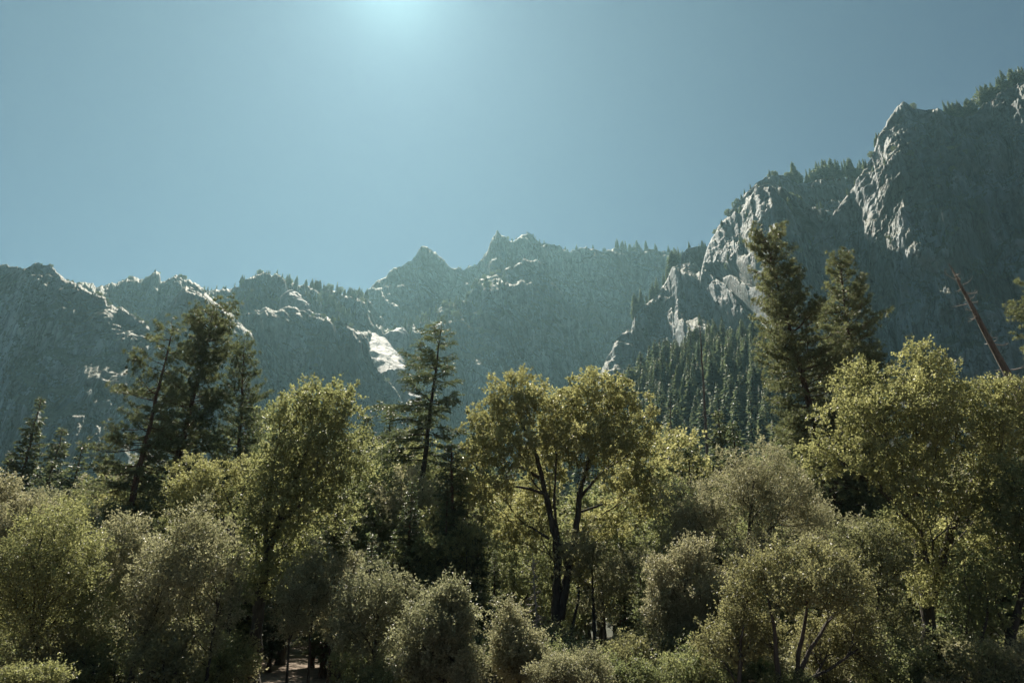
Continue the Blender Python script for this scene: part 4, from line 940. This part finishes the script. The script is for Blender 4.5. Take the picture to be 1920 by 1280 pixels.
# hazy conifers on the slopes at the cliff feet
def slope(a, b, Y0, Y1, n, label, group, h=(22, 36)):
    for q in range(n):
        px = a + (b - a) * (q + rnd.random()) / n; Y = math.exp(rnd.uniform(math.log(Y0), math.log(Y1)))
        x = at(px, 760, Y)[0]
        if q % 5 in (1, 3) or Y > 560: stuff_tree((x, Y, gz(x, Y) - 0.5), rnd.uniform(*h)); continue
        if q % 7 == 0: far(rnd.choice(BUSH), 'bushy_tree', (x, Y, gz(x, Y) - 0.5), label.replace('conifer', 'rounded tree'), group, rnd.uniform(9, 16)); continue
        far(rnd.choice(TALP), 'conifer', (x, Y, gz(x, Y) - 0.5), label, group, rnd.uniform(*h) * rnd.choice((0.55, 0.8, 1, 1, 1.12)), sx=rnd.uniform(0.75, 1.5))
slope(1110, 1430, 300, 720, 210, 'hazy conifer in the forest climbing to the foot of the right cliffs', 'conifers of the hazy slope forest')
slope(1150, 1480, 150, 330, 90, 'green conifer on the lower slope right of the central oak', 'conifers of the lower slope forest', (20, 32))
slope(1420, 1960, 200, 600, 40, 'hazy conifer behind the tall right pines', 'conifers behind the right pines')
slope(-60, 240, 170, 460, 34, 'hazy conifer at the foot of the left cliff', 'conifers at the foot of the left cliff', (22, 34))
slope(480, 900, 170, 460, 34, 'hazy conifer below the pale slabs', 'conifers below the pale slabs', (20, 32))
slope(860, 1140, 170, 600, 40, 'hazy conifer behind the crown of the central oak', 'conifers behind the central oak', (18, 30))
for q in range(420):
    px = rnd.uniform(1090, 1480); Y = rnd.uniform(300, 740); x = at(px, 760, Y)[0]; stuff_tree((x, Y, gz(x, Y) - 0.5), rnd.uniform(14, 44), rnd.uniform(0.9, 1.5))
for q in range(70):
    px = rnd.uniform(980, 1140); Y = rnd.uniform(320, 640); x = at(px, 760, Y)[0]; stuff_tree((x, Y, gz(x, Y) - 0.5), rnd.uniform(24, 38), rnd.uniform(1.0, 1.4))
for q in range(160):
    px = rnd.uniform(-80, 1090); Y = rnd.uniform(180, 650); x = at(px, 760, Y)[0]; stuff_tree((x, Y, gz(x, Y) - 0.5), rnd.uniform(14, 30), rnd.uniform(0.9, 1.3))
build_stuff()

# ================================================================== haze
def make_haze():
    x0, x1, y0, y1, z0, z1 = -3200, 3200, -400, 3000, -2.5, 1420
    V = [(x, y, z) for z in (z0, z1) for (x, y) in ((x0, y0), (x1, y0), (x1, y1), (x0, y1))]
    f = np.array([(3, 2, 1, 0), (4, 5, 6, 7), (0, 1, 5, 4), (1, 2, 6, 5), (2, 3, 7, 6), (3, 0, 4, 7)])
    m, n, out = newmat('haze')
    v = n.nodes.new('ShaderNodeVolumePrincipled')
    v.inputs['Color'].default_value = (0.47, 0.88, 1.0, 1); v.inputs['Density'].default_value = 0.000054
    v.inputs['Anisotropy'].default_value = 0.5
    f2 = n.nodes.new('ShaderNodeVolumePrincipled')        # thin reddish volume added for the sun's glow: scatters only close to its direction
    f2.inputs['Color'].default_value = (1.0, 0.45, 0.27, 1); f2.inputs['Density'].default_value = 0.0000019; f2.inputs['Anisotropy'].default_value = 0.92
    ad = n.nodes.new('ShaderNodeAddShader'); n.links.new(v.outputs[0], ad.inputs[0]); n.links.new(f2.outputs[0], ad.inputs[1])
    n.links.new(ad.outputs[0], out.inputs['Volume'])
    tag(link('haze', mesh_from('haze', np.array(V, float), [f], m, smooth=False)), kind='stuff')
make_haze()
print('scene built', round(time.time() - T00, 1), 's')
